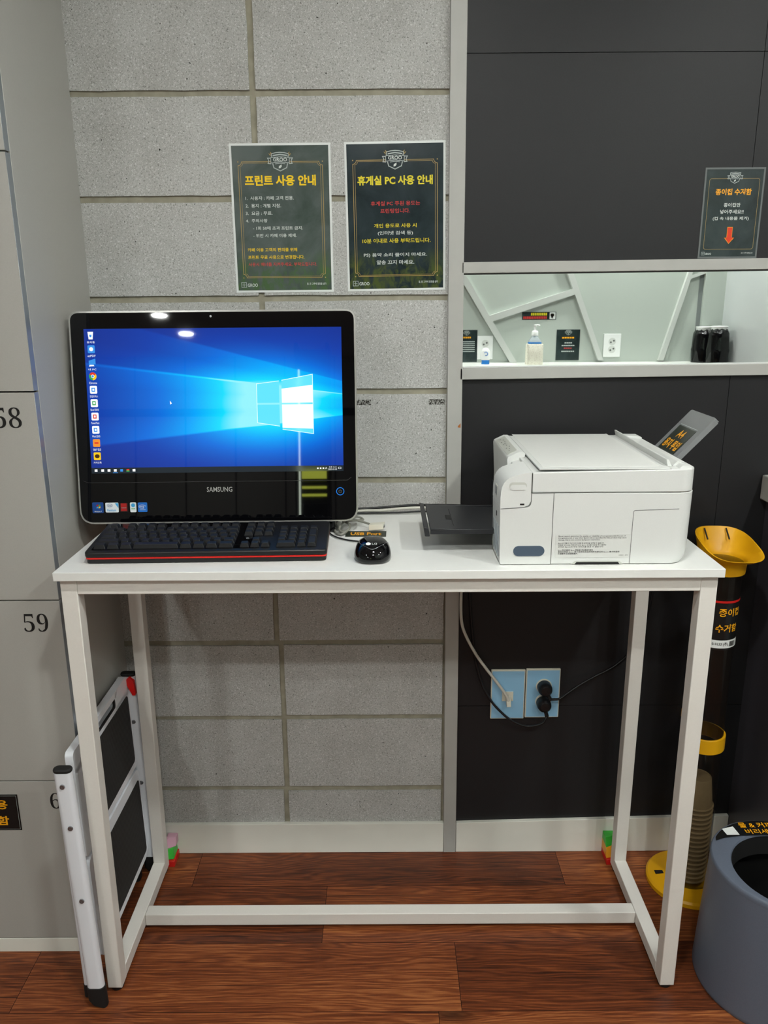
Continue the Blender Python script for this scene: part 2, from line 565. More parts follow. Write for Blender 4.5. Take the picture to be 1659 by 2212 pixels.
# grey metal trims
b = MB()
b.hexa([(0.1455, -0.012, 0), (0.1775, -0.012, 0), (0.1775, 0.006, 0), (0.1455, 0.006, 0),
        (0.1315, -0.012, CEIL), (0.1655, -0.012, CEIL), (0.1655, 0.006, CEIL), (0.1315, 0.006, CEIL)], M_FRAME)
fr = frame((0, -0.0124, 0), (1, 0, 0), (0, 0, 1))
b.flat([(0.1628, 1.119), (0.1690, 1.126), (0.1692, 1.116), (0.1640, 1.1165)], fr, M_CHIP)
struct(b.build('trim_1', bevel=0.0012))
for nm, za, zb, sl in (('trim_2', 1.4475, 1.4705, 0.0045), ('trim_3', 1.2225, 1.2475, 0.006)):
    b = MB()
    k = (XR - 0.166) / 0.66
    b.hexa([(0.166, -0.012, za), (XR, -0.012, za + sl * k), (XR, 0.006, za + sl * k), (0.166, 0.006, za),
            (0.166, -0.012, zb), (XR, -0.012, zb + sl * k), (XR, 0.006, zb + sl * k), (0.166, 0.006, zb)], M_FRAME)
    struct(b.build(nm, bevel=0.0012))
# baseboards
struct(MB().box(-0.637, 0.1452, -0.010, 0.003, 0, 0.086, M_BASE).build('baseboard_back', bevel=0.001))
struct(MB().hexa([(0.178, -0.010, 0), (0.8795, -0.010, 0), (0.8795, 0.003, 0), (0.178, 0.003, 0),
                  (0.178, -0.010, 0.087), (0.8795, -0.010, 0.105), (0.8795, 0.003, 0.105), (0.178, 0.003, 0.087)], M_BASE).build('baseboard_right', bevel=0.001))
# the rest of the room (seen in the mirror and in the glossy screen)
struct(MB().box(XL - 0.05, XL, YF, 0.05, 0, CEIL, M_WALL).build('wall_left'))
struct(MB().box(XR, XR + 0.05, YF, 0.05, 0, CEIL, M_GLOSSWALL).build('wall_right'))
b = MB().box(XL, XR, YF - 0.05, YF, 0, CEIL, M_LOCK)
for x in (-2.1, -1.65, -1.2, -0.75, -0.3, 0.12):
    b.box(x - 0.006, x + 0.006, YF - 0.01, YF + 0.003, 0, CEIL, M_GAP)
b.box(XL, XR, YF - 0.01, YF + 0.004, 1.86, 1.93, M_GAP)
struct(b.build('wall_far'))
# white wall opposite, with raised strips, a shelf and small signs
YO = -2.378


def op(px, py, d=0.0):
    """point on the opposite white wall that the mirror shows at a photo pixel"""
    p = at(px, py, -YO - 0.008 - d)
    return V((p.x, YO + d, p.z))


b = MB()
b.box(0.33, XR, YO - 0.12, YO, 0, CEIL, M_WALL)


def slat(q, h=0.024):
    pts = [op(*p) for p in q]
    b.ext(pts, (0, h, 0), M_SLAT)


slat([(985, 587), (1001, 587), (1115, 782), (1100, 782)])
slat([(1052, 683), (1240, 623), (1244, 635), (1060, 695)], 0.0236)
slat([(1208, 545), (1222, 545), (1301, 778), (1290, 778)])
slat([(1515, 500), (1524, 500), (1430, 778), (1419, 778)])
slat([(1488, 603), (1530, 588), (1530, 582), (1486, 596)], 0.0236)
q0, q1 = op(1515, 640), op(1522, 640)
b.box(q0.x - 0.016, q1.x - 0.012, YO, YO + 0.004, 1.078, CEIL, M_STRIPG)
b.box(q1.x - 0.012, XR, YO, YO + 0.03, 1.078, CEIL, M_WALL)
struct(b.build('wall_opposite', smooth=20))
tag(MB().box(0.33, XR, YO, YO + 0.21, 1.05, 1.077, M_TABLETOP).build('wall_shelf', bevel=0.002),
    'narrow white shelf along the white wall seen in the mirror strip', 'shelf')

# ================================================================== CEILING DOWNLIGHTS
M_LAMP = mat('lamp_diffuser', (255, 255, 250), 0.6, emit=(250, 252, 248), es=LAMP)
M_LAMPRING = mat('lamp_ring', (235, 235, 235), 0.4)
lamp0 = thing('ceiling_downlight', 'small round white recessed ceiling downlight', 'ceiling light', (LAMPS[0][0], LAMPS[0][1], CEIL), 'ceiling downlights')
L0 = V((LAMPS[0][0], LAMPS[0][1], CEIL))
MB().lathe([(0.052, -0.001), (0.066, -0.001), (0.066, 0.002), (0.052, 0.002)], L0 + V((0, 0, -0.004)), M_LAMPRING, 32, False, False).build('frame', lamp0)
MB().lathe([(0.0001, -0.004), (0.0515, -0.004), (0.0515, 0.0), (0.0001, 0.0)], L0, M_LAMP, 32, True, True).build('diffuser', lamp0)
for x, y in LAMPS[1:]:
    dup(lamp0, (x, y, CEIL))

# ================================================================== LOCKERS
lk = thing('locker_cabinet', 'tall grey laminate locker cabinet with numbered doors left of the desk', 'locker', (-1.3, -0.16, 0))
LX, LF = -0.637, -0.332
b = MB(); b.box(XL + 0.002, LX, LF + 0.020, -0.001, 0.036, 2.3, M_LOCK); b.build('carcass', lk, bevel=0.0008)
MB().box(XL + 0.002, LX - 0.002, LF + 0.001, -0.001, 0, 0.0355, M_BASE).build('plinth', lk, bevel=0.001)
b = MB().box(XL + 0.01, LX - 0.004, LF + 0.0175, LF + 0.0215, 0.04, 2.29, M_GAP); b.build('door_gap', lk)
zd = [0.0375, 0.4325, 0.8330, 1.2370, 1.6410, 2.0450, 2.2990]
wd = 0.44
for c in range(4):
    xb = LX - c * wd; xa = max(xb - wd, XL + 0.004)
    for r in range(6):
        b = MB(); m = M_LOCK
        za, zb = zd[r] + 0.0012, zd[r + 1] - 0.0016
        x0, x1 = xa + 0.0012, xb - (0.0 if c == 0 else 0.0012)
        b.box(x0, x1 - 0.0007, LF, LF + 0.018, za, zb, M_LOCK)
        b.box(x1 - 0.0007, x1, LF + 0.0004, LF + 0.018, za, zb, M_LOCKEDGE)
        dr = b.build('door', lk, bevel=0.0006)
        if c == 0 and r in (0, 1, 2):
            fr = frame((0, LF - 0.0003, 0), (1, 0, 0), (0, 0, 1))
            txt, bx = {2: ('𝟓𝟖', (-0.7165, 1.1710, -0.6660, 1.2090)), 1: ('𝟓𝟗', (-0.7120, 0.7670, -0.6640, 0.8055)), 0: ('𝟔𝟎', (-0.7065, 0.3660, -0.6580, 0.4040))}[r]
            MB().text(txt, fr, bx, M_INK, -0.011).build('number', dr)
st = tag(MB().box(-0.905, -0.7735, LF - 0.0012, LF - 0.0002, 0.3150, 0.4010, M_STICK).build('locker_sticker', bevel=0.0003),
         'black sticker with orange lettering on the bottom left locker door', 'sticker')
fr = frame((0, LF - 0.0016, 0), (1, 0, 0), (0, 0, 1))
ORG[st] = V((0, 0, 0))
b = MB(); b.text('전용', fr, (-0.8455, 0.3660, -0.7965, 0.3885), M_TO, 0.025)
b.text('사물함', fr, (-0.8745, 0.3275, -0.7975, 0.3500), M_TO, 0.025)
b.stroke([(-0.902, 0.318), (-0.7765, 0.318), (-0.7765, 0.398), (-0.902, 0.398)], 0.0006, fr, M_SILV, True)
b.build('lettering', st)

# ================================================================== DESK
dk = thing('desk', 'long white desk with a thin laminate top on square steel legs', 'desk', (0.005, -0.25, 0))
TX0, TX1, TYF, TYB, TZ = -0.5919, 0.6017, -0.4503, -0.0524, 0.9307
MB().box(TX0, TX1, TYF, TYB, TZ - 0.0165, TZ, M_TABLETOP).build('tabletop', dk, bevel=0.0012)
LXa, LXb = TX0 + 0.0063, TX1 - 0.0063 - 0.03
FY, RY = -0.4383, -0.0944
ZT = TZ - 0.0172
for x in (LXa, LXb):
    for y in (FY, RY):
        lg = MB().box(x, x + 0.03, y, y + 0.03, 0.010, ZT, M_STEEL).build('leg', dk, bevel=0.0015)
        MB().lathe([(0.012, 0.0), (0.0135, 0.003), (0.0135, 0.0098)], (x + 0.015, y + 0.015, 0), M_RUBBER, 20).build('foot', lg)
    MB().box(x + 0.0004, x + 0.0296, FY + 0.0302, RY - 0.0002, 0.0104, 0.0400, M_STEEL).build('side_rail', dk, bevel=0.0015)
    MB().box(x + 0.0004, x + 0.0296, FY + 0.0302, RY - 0.0002, ZT - 0.0296, ZT - 0.0004, M_STEEL).build('top_rail', dk, bevel=0.0015)
for y in (FY, RY):
    MB().box(LXa + 0.0302, LXb - 0.0002, y + 0.0004, y + 0.0296, ZT - 0.0286, ZT - 0.0004, M_STEEL).build('apron', dk, bevel=0.0012)
MB().box(LXa + 0.0302, LXb - 0.0002, -0.269, -0.239, 0.0106, 0.0400, M_STEEL).build('stretcher', dk, bevel=0.0015)

# ================================================================== MIRROR
mr = thing('wall_mirror', 'long narrow mirror strip set between grey trims on the charcoal wall', 'mirror', (0.9, 0, 1.2475))
M_MIRROR = mat('mirror_glass', (232, 238, 234), 0.012, 1.0)
sl = 0.0045 / 0.66
b = MB(); b.hexa([(0.1695, -0.003, 1.2478), (XR, -0.003, 1.2578), (XR, 0.0035, 1.2578), (0.1695, 0.0035, 1.2478),
                  (0.1695, -0.003, 1.4472), (XR, -0.003, 1.4572), (XR, 0.0035, 1.4572), (0.1695, 0.0035, 1.4472)], M_MIRROR)
b.build('mirror_glass', mr)
b = MB(); b.hexa([(0.1685, -0.009, 1.2480), (XR, -0.009, 1.2608), (XR, -0.0035, 1.2608), (0.1685, -0.0035, 1.2480),
                  (0.1685, -0.009, 1.2502), (XR, -0.009, 1.2630), (XR, -0.0035, 1.2630), (0.1685, -0.0035, 1.2502)], M_EDGE)
b.build('edge_strip', mr, label='bright metal edge strip under the mirror')
b = MB(); b.hexa([(0.1685, -0.0095, 1.4448), (XR, -0.0095, 1.4550), (XR, -0.0035, 1.4550), (0.1685, -0.0035, 1.4448),
                  (0.1685, -0.0095, 1.4472), (XR, -0.0095, 1.4574), (XR, -0.0035, 1.4574), (0.1685, -0.0035, 1.4472)], M_GAP)
b.build('edge_strip', mr, label='dark edge strip above the mirror')
MB().box(0.1680, 0.1700, -0.0095, -0.0032, 1.2500, 1.4450, M_SILVER).build('edge_strip', mr)

# ================================================================== COUNTER at the right
cn = thing('bar_counter', 'dark counter end with a pale grey worktop at the right edge', 'counter', (1.2, -0.11, 0))
MB().box(0.8805, XR - 0.002, -0.225, -0.002, 0.0, 0.9440, M_COUNTER).build('side_panel', cn, bevel=0.0008)
MB().box(0.8640, XR - 0.002, -0.235, -0.002, 0.9445, 1.0020, M_FRAME).build('worktop', cn, bevel=0.003)

# ================================================================== POSTERS
def emblem(b, fr, cx, cy, s, gold=True):
    """shield with a ribbon, lettering and a leaf; s = full width"""
    k = s / 2.0
    P = lambda pts: [(cx + x * k, cy + y * k) for x, y in pts]
    f = lambda q: (lambda u, v: fr(u, v, q))
    wdt = 0.055 * k * 1.3
    top = [(-0.70, 0.52), (-0.35, 0.60), (0, 0.63), (0.35, 0.60), (0.70, 0.52)]
    b.stroke(P(top + [(0.64, 0.22)]), wdt, f(0.0005), M_SILV)
    b.stroke(P([(-0.70, 0.52), (-0.64, 0.22)]), wdt, f(0.0005), M_SILV)
    b.flat(P([(-0.58, 0.34), (0, 0.42), (0.58, 0.34), (0.58, 0.44), (0, 0.52), (-0.58, 0.44)]), f(0.0004), M_SILV)
    b.stroke(P([(-0.60, -0.20), (-0.52, -0.52), (0, -0.76), (0.52, -0.52), (0.60, -0.20)]), wdt, f(0.0005), M_SILV)
    for sg in (-1, 1):
        b.stroke(P([(sg * 0.76, 0.20), (sg * 1.0, 0.20), (sg * 0.90, 0.00), (sg * 0.97, -0.20), (sg * 0.72, -0.22)]), wdt * 0.9, f(0.0005), M_SILV)
        if gold:
            b.flat(P([(sg * 0.72, 0.30), (sg * 0.92, 0.56), (sg * 0.78, 0.50)]), f(0.0005), M_GOLD)
            b.flat(P([(sg * 0.70, 0.42), (sg * 0.80, 0.68), (sg * 0.66, 0.58)]), f(0.0005), M_GOLD)
    b.stroke(P([(-0.76, 0.24), (0, 0.30), (0.76, 0.24)]), wdt * 0.7, f(0.0005), M_SILV)
    b.stroke(P([(-0.74, -0.16), (0, -0.08), (0.74, -0.16)]), wdt * 0.7, f(0.0005), M_SILV)
    b.stroke(P([(-0.76, 0.24), (-0.74, -0.16)]), wdt * 0.7, f(0.0005), M_SILV)
    b.stroke(P([(0.76, 0.24), (0.74, -0.16)]), wdt * 0.7, f(0.0005), M_SILV)
    b.text('GROO', f(0.0006), (cx - 0.56 * k, cy - 0.05 * k, cx + 0.56 * k, cy + 0.24 * k), M_TW, 0.02)
    b.flat(P([(-0.40, -0.21), (0, -0.17), (0.40, -0.21), (0.40, -0.25), (0, -0.21), (-0.40, -0.25)]), f(0.0005), M_SILV)
    b.flat(P([(-0.13, -0.56), (-0.10, -0.40), (0.12, -0.27), (0.11, -0.46), (0.0, -0.55)]), f(0.0005), M_TW)


def notch(x0, y0, x1, y1, r):
    """rectangle with inward round corners"""
    return (arc(x1, y1, r, 270, 180, 5) + arc(x0, y1, r, 360, 270, 5) + arc(x0, y0, r, 90, 0, 5) + arc(x1, y0, r, 180, 90, 5))


def poster(name, label, c, wd, ht, rot, pm, lines, edge, group=None, emb=(0.5, 0.115, 0.245), double=True, notchy=True):
    root = thing(name, label, 'poster', c, group)
    ex = V((math.cos(rot), 0, math.sin(rot))); ez = V((-math.sin(rot), 0, math.cos(rot)))
    fr = frame(c, ex, ez)
    sh = M_PAPER if edge == 'paper' else M_POUCH
    b = MB()
    P = lambda x0, y0, x1, y1, q: [fr(x0, y0, q), fr(x1, y0, q), fr(x1, y1, q), fr(x0, y1, q)]
    b.ext(P(-wd / 2, -ht / 2, wd / 2, ht / 2, 0.0002), fr(0, 0, 0.0007) - fr(0, 0, 0), sh)
    b.build('laminated_sheet', root)
    ew = 0.0045 if edge == 'paper' else 0.0035
    x0, y0, x1, y1 = -wd / 2 + ew, -ht / 2 + ew, wd / 2 - ew, ht / 2 - ew
    b = MB(); b.add(P(x0, y0, x1, y1, 0.0011), [(0, 1, 2, 3)], pm)
    f2 = lambda u, v, q=0.0014: fr(u, v, q)
    U = lambda u: -wd / 2 + u * wd
    W = lambda v: ht / 2 - v * ht
    r = 0.035 * wd
    a, z, tp, bt = U(0.082), U(0.918), W(0.120), W(0.898)
    lw = 0.0011 * wd / 0.21
    if notchy:
        b.stroke(notch(a, bt, z, tp, r), lw, f2, M_GOLD, True)
        b.stroke(notch(a + 0.02 * wd, bt + 0.012 * wd, z - 0.02 * wd, tp - 0.012 * wd, r * 0.8), lw * 0.6, f2, M_GOLD, True)
        for q in ((a, tp), (z, tp), (a, bt), (z, bt)):
            b.flat(arc(q[0], q[1], 0.006 * wd, 0, 360, 10)[:-1], f2, M_GOLD)
    else:
        b.stroke(rrect(a, bt, z, tp, r), lw * 0.9, f2, M_GOLD, True)
    # small logo and motto at the foot
    b.text('GROO', f2, (U(0.118), W(0.960), U(0.222), W(0.937)), M_TW, 0.02)
    b.stroke([(U(0.056), W(0.963)), (U(0.106), W(0.963)), (U(0.106), W(0.930)), (U(0.056), W(0.930))], lw, f2, M_SILV, True)
    b.stroke([(U(0.081), W(0.960)), (U(0.081), W(0.934))], lw, f2, M_SILV)
    b.stroke([(U(0.064), W(0.946)), (U(0.099), W(0.946))], lw, f2, M_SILV)
    b.text('꿈, 한 그루에 열정을 심다', f2, (U(0.727), W(0.950), U(0.925), W(0.934)), M_TW, 0.012)
    b.build('printed_panel', root)
    b = MB()
    # plain patch behind the emblem interrupts the gold frame
    ec = (U(emb[0]), W(emb[1])); es = emb[2] * wd
    f3 = lambda u, v, q=0: fr(u, v, 0.0014 + q)
    b.flat([(ec[0] + x * es / 2, ec[1] + y * es / 2) for x, y in ((-0.8, 0.25), (0.8, 0.25), (0.6, -0.5), (0, -0.76), (-0.6, -0.5))], lambda u, v: fr(u, v, 0.0016), pm)
    emblem(b, f3, ec[0], ec[1], es, edge == 'paper')
    b.build('emblem', root)
    b = MB()
    for txt, u0, u1, v0, v1, m, bold in lines:
        b.text(txt, f2, (U(u0), W(v1), U(u1), W(v0)), m, bold)
    b.build('lettering', root)
    return root, f2, U, W


poster('notice_poster', 'laminated green notice with yellow heading and a numbered list, on the block wall', (-0.2143, 0, 1.5598),
       0.210, 0.297, 0.0025, M_POST1, [
           ('프린트 사용 안내', .142, .848, .207, .278, M_TY, 0.034),
           ('1.  사용자 : 카페 고객 전용.', .138, .622, .345, .371, M_TW, 0.012),
           ('2.  용지 : 개별 지참.', .137, .492, .395, .421, M_TW, 0.012),
           ('3.  요금 : 무료.', .135, .403, .446, .471, M_TW, 0.012),
           ('4.  주의사항', .133, .350, .496, .520, M_TW, 0.012),
           ('- 1회 50매 초과 프린트 금지.', .200, .704, .546, .571, M_TW, 0.012),
           ('- 위반 시 카페 이용 제재.', .200, .638, .596, .621, M_TW, 0.012),
           ('카페 이용 고객의 편의를 위해', .136, .638, .693, .718, M_TY, 0.010),
           ('프린트 무료 사용으로 변경합니다.', .137, .710, .743, .769, M_TY, 0.010),
           ('사용시 매너를 지켜주세요. 부탁드립니다.', .137, .834, .792, .818, M_TR, 0.010)], 'paper', 'framed notices on the block wall')
poster('notice_poster', 'laminated green notice with centred red, yellow and white lines on the block wall', (0.0251, 0, 1.5619),
       0.210, 0.297, 0.0113, M_POST2, [
           ('휴게실 PC 사용 안내', .124, .873, .221, .284, M_TY2, 0.034),
           ('휴게실 PC 주된 용도는', .2525, .746, .390, .420, M_TR, 0.008),
           ('프린팅입니다.', .347, .644, .440, .470, M_TR, 0.008),
           ('개인 용도로 사용 시', .280, .709, .540, .568, M_TY2, 0.012),
           ('(인터넷 검색 등)', .317, .672, .590, .620, M_TW, 0.012),
           ('10분 이내로 사용 부탁드립니다.', .160, .850, .640, .671, M_TY2, 0.012),
           ('PS) 음악 소리 줄이지 마세요.', .171, .814, .738, .768, M_TW, 0.014),
           ('알송 끄지 마세요.', .300, .683, .788, .818, M_TW, 0.014)], 'paper', 'framed notices on the block wall')
p3, f3_, U3, W3 = poster('cup_notice', 'small laminated notice with a red down arrow on the charcoal panel at the right', (0.7330, 0, 1.5655),
                         0.1255, 0.1800, 0.0, M_POST3, [
                             ('종이컵 수거함', .200, .800, .228, .300, M_TO, 0.03),
                             ('종이컵만', .357, .635, .385, .430, M_TW, 0.014),
                             ('넣어주세요!!', .305, .700, .458, .505, M_TW, 0.014),
                             ('(컵 속 내용물 제거)', .193, .800, .535, .580, M_TW, 0.014)], 'pouch', None, (0.5, 0.105, 0.25), False, False)
b = MB()
ar = [(.455, .65), (.545, .65), (.545, .77), (.585, .77), (.50, .838), (.415, .77), (.455, .77)]
b.flat([(U3(x), W3(y)) for x, y in ar][::-1], f3_, M_TO)
cxa, cya = .50, .735
b.flat([(U3(cxa + (x - cxa) * 0.86), W3(cya + (y - cya) * 0.93)) for x, y in ar][::-1], lambda u, v: f3_(u, v, 0.0017), M_ARROW)
b.build('arrow', p3)

# ================================================================== COMPUTER
pc = thing('desktop_computer', 'black all-in-one computer with a lit blue screen standing on the desk', 'computer', (-0.34, -0.19, TZ))
MC = V((-0.3399, -0.1866, 1.2007))
_t, _y, _rr = 0.1316, 0.0139, 0.0019
ex = V((math.cos(_y), math.sin(_y), 0)); ey = V((-math.sin(_y), math.cos(_y), 0))
ez = math.cos(_t) * V((0, 0, 1)) + math.sin(_t) * ey
A = math.cos(_rr) * ex + math.sin(_rr) * ez; Bv = -math.sin(_rr) * ex + math.cos(_rr) * ez
Nn = A.cross(Bv)                                            # out of the screen
pf = lambda u, v, q=0.0: MC + A * u + Bv * v + Nn * q
X0, X1, Y0, Y1 = -0.2835, 0.2830, -0.2465, 0.1775


def plate(b, pts, q0, q1, m):
    return b.ext([pf(x, y, q0) for x, y in pts], Nn * (q1 - q0), m)


rim = lambda i: rpoly([(X0 + i, Y0 + i, .030 - i), (X1 - i, Y0 + i, .030 - i), (X1 - i, Y1 - i, .021 - i), (X0 + i, Y1 - i, .021 - i)], 8)
b = MB(); plate(b, rim(0), -0.030, 0.0, M_SILVER)
b.build('silver_rim', pc, bevel=0.0015)
b = MB(); plate(b, rim(0.0034), -0.010, 0.0008, M_GLOSS)
gp = b.build('front_glass', pc, bevel=0.0005, label='glossy black front glass')
b = MB()
plate(b, rrect(X0 + 0.004, Y0 + 0.004, X1 - 0.004, Y1 - 0.004, 0.018, 6), -0.052, -0.029, M_BLACK)
plate(b, rrect(X0 + 0.06, Y0 + 0.05, X1 - 0.06, Y1 - 0.05, 0.03, 6), -0.068, -0.052, M_BLACK)
b.build('back_shell', pc, bevel=0.004)
b = MB()
for sx in (-0.20, 0.20):
    p = pf(sx, Y0 + 0.012, -0.018)
    b = MB(); b.box(p.x - 0.035, p.x + 0.035, p.y - 0.012, p.y + 0.020, TZ + 0.001, p.z, M_GLOSS); b.build('foot', pc, bevel=0.003)
p = pf(0, Y0 + 0.10, -0.05)
b = MB(); b.hexa([(p.x - 0.08, -0.085, TZ), (p.x + 0.08, -0.085, TZ), (p.x + 0.08, -0.072, TZ), (p.x - 0.08, -0.072, TZ),
                  (p.x - 0.08, p.y - 0.008, p.z + 0.06), (p.x + 0.08, p.y - 0.008, p.z + 0.06), (p.x + 0.08, p.y + 0.014, p.z + 0.06), (p.x - 0.08, p.y + 0.014, p.z + 0.06)], M_BLACK)
b.build('rear_stand', pc, bevel=0.003)
# screen: lit wallpaper with light beams leaving a four-pane window
M_SCREEN = mat('lit_screen', (2, 2, 3), 0.022)
t = NT(M_SCREEN)
uv = t.new('ShaderNodeUVMap'); s2 = t.new('ShaderNodeSeparateXYZ'); t.link(uv.outputs[0], s2.inputs[0])
uu, vv = s2.outputs[0], s2.outputs[1]
dx = t.math('MULTIPLY', t.math('SUBTRACT', 1.35, uu), 0.509); dy = t.math('MULTIPLY', t.math('SUBTRACT', vv, 0.463), 0.2863)
slope = t.math('DIVIDE', dy, t.math('MAXIMUM', dx, 0.02))
fac = t.math('MULTIPLY_ADD', slope, 1.25, 0.5)               # -0.4..0.4 -> 0..1
S = lambda v: 0.5 + 1.25 * v
beam = t.ramp(fac, [(0.0, g(0.02)), (S(-0.235), g(0.10)), (S(-0.118), g(0.20)), (S(-0.110), g(0.62)), (S(-0.03), g(0.34)),
                    (S(0.06), g(0.40)), (S(0.119), g(0.62)), (S(0.1255), g(1.0)), (S(0.131), g(0.40)), (S(0.20), g(0.26)),
                    (S(0.262), g(0.34)), (S(0.270), g(0.12)), (1.0, g(0.03))])
gx = t.math('MULTIPLY', t.math('SUBTRACT', uu, 0.72), 1.0); gy = t.math('MULTIPLY', t.math('SUBTRACT', vv, 0.46), 1.05)
rr2 = t.math('ADD', t.math('MULTIPLY', gx, gx), t.math('MULTIPLY', gy, gy))
glow = t.math('POWER', 2.718, t.math('MULTIPLY', rr2, -14.0))
wide = t.math('POWER', 2.718, t.math('MULTIPLY', rr2, -3.2))  # broad wallpaper glow, raised to paint in haze reflected on the glass
bm = t.math('MULTIPLY', beam, t.math('MULTIPLY_ADD', wide, 0.95, 0.10))
tot = t.math('ADD', t.math('MULTIPLY', glow, 0.66), t.math('ADD', t.math('MULTIPLY', bm, 0.80), t.math('MULTIPLY', wide, 0.16)))
scol = t.ramp(tot, [(0.0, rgb((26, 40, 128))), (0.12, rgb((24, 66, 172))), (0.30, rgb((18, 112, 222))), (0.52, rgb((10, 165, 252))), (0.80, rgb((20, 222, 255))), (1.0, rgb((150, 245, 255)))])
t.link(scol, t.b.inputs['Emission Color']); t.b.inputs['Emission Strength'].default_value = 1.0
SW, SH = 0.509, 0.2863
b = MB(); b.quad(pf(-SW / 2, -SH / 2, 0.0011), pf(SW / 2, -SH / 2, 0.0011), pf(SW / 2, SH / 2, 0.0011), pf(-SW / 2, SH / 2, 0.0011), M_SCREEN)
scr = b.build('screen', pc, label='lit blue screen showing a desktop')
ul = scr.data.uv_layers.new(name='UVMap')
for li, q in zip(scr.data.polygons[0].loop_indices, ((0, 0), (1, 0), (1, 1), (0, 1))):
    ul.data[li].uv = q
pu = lambda u, v, q=0.0014: pf((u - 0.5) * SW, (0.5 - v) * SH, q)   # screen frame: u right, v down, 0..1


def lit(name, c, s=1.0):
    return mat(name, (3, 3, 3), 0.06, emit=c, es=s)


E_W = lit('lit_white', (250, 252, 255), 1.1); E_PANE = lit('lit_pane_bright', (240, 252, 255), 1.35); E_PANEL = lit('lit_pane_blue', (96, 222, 255), 1.1)
E_LINE = lit('lit_edge', (225, 250, 255), 1.2); E_BAR = lit('lit_taskbar', (34, 44, 52), 0.9); E_BLU = lit('lit_blue', (60, 150, 235))
E_YEL = lit('lit_yellow', (252, 205, 30)); E_RED = lit('lit_red', (226, 60, 44)); E_GRN = lit('lit_green', (60, 170, 84)); E_BRN = lit('lit_brown', (70, 44, 16)); E_ORG = lit('lit_orange', (245, 150, 50))
b = MB()
for q, m in (([(.664, .385), (.752, .366), (.752, .517), (.664, .517)], E_PANEL), ([(.664, .530), (.752, .530), (.752, .680), (.664, .655)], E_PANEL),
             ([(.762, .420), (.884, .395), (.884, .517), (.762, .517)], E_PANE), ([(.762, .530), (.884, .530), (.884, .700), (.762, .690)], E_PANE)):
    b.flat([(x, y) for x, y in q], pu, m)
b.flat([(.762, .362), (.884, .322), (.884, .395), (.762, .420)], pu, E_PANEL)
b.flat([(.762, .690), (.884, .700), (.884, .735), (.762, .702)], pu, E_PANEL)
pm_ = lambda u, v, q=0.0016: pu(u, v, q)
for q in ([(.752, .366), (.664, .385), (.664, .655), (.752, .680)], [(.762, .362), (.884, .322), (.884, .735), (.762, .702)]):
    P = [V((x * SW, -y * SH)) for x, y in q]
    b.stroke([tuple(p) for p in P], 0.0011, lambda u, v: pu(u / SW, -v / SH, 0.0016), E_LINE)
b.build('wallpaper_window', scr, label='bright four-pane window logo on the screen')
b = MB()
b.flat([(0, .960), (1, .960), (1, 1), (0, 1)], pu, E_BAR)
for i, (u, m) in enumerate(((.018, E_W), (.044, E_W), (.069, E_W), (.094, E_W), (.119, E_BLU), (.144, E_RED), (.168, E_W))):
    b.flat([(u - .0055, .971), (u + .0055, .970), (u + .0055, .988), (u - .0055, .988)], pm_, m)
b.flat([(.138, .980), (.150, .980), (.150, .989), (.138, .989)], lambda u, v: pu(u, v, .0018), E_GRN)
b.flat([(.084, .994), (.104, .994), (.104, .997), (.084, .997)], pm_, E_BLU)
for u in (.898, .909, .920):
    b.flat([(u - .003, .974), (u + .003, .974), (u + .003, .984), (u - .003, .984)], pm_, E_W)
tx = lambda u, v: pu(u, -v, 0.0017)
b.text('A', tx, (.927, -.985, .935, -.971), E_W); b.text('오후 3:10', tx, (.942, -.977, .972, -.966), E_W); b.text('2022-03-03', tx, (.939, -.992, .974, -.982), E_W)
b.stroke([(.980, -.984), (.990, -.984), (.990, -.973), (.980, -.973)], .0015, tx, E_W, True)
b.build('taskbar', scr, label='dark taskbar with small white icons')
names = ['휴지통', 'ezPDF', '내 PC', 'Chrome', '한컴오피스', 'Excel 2010', 'PowerPoint', 'Word 2010', '알집', '카카오톡']
cols = [E_W, E_BLU, E_BLU, E_YEL, E_W, E_W, E_W, E_W, E_ORG, E_YEL]
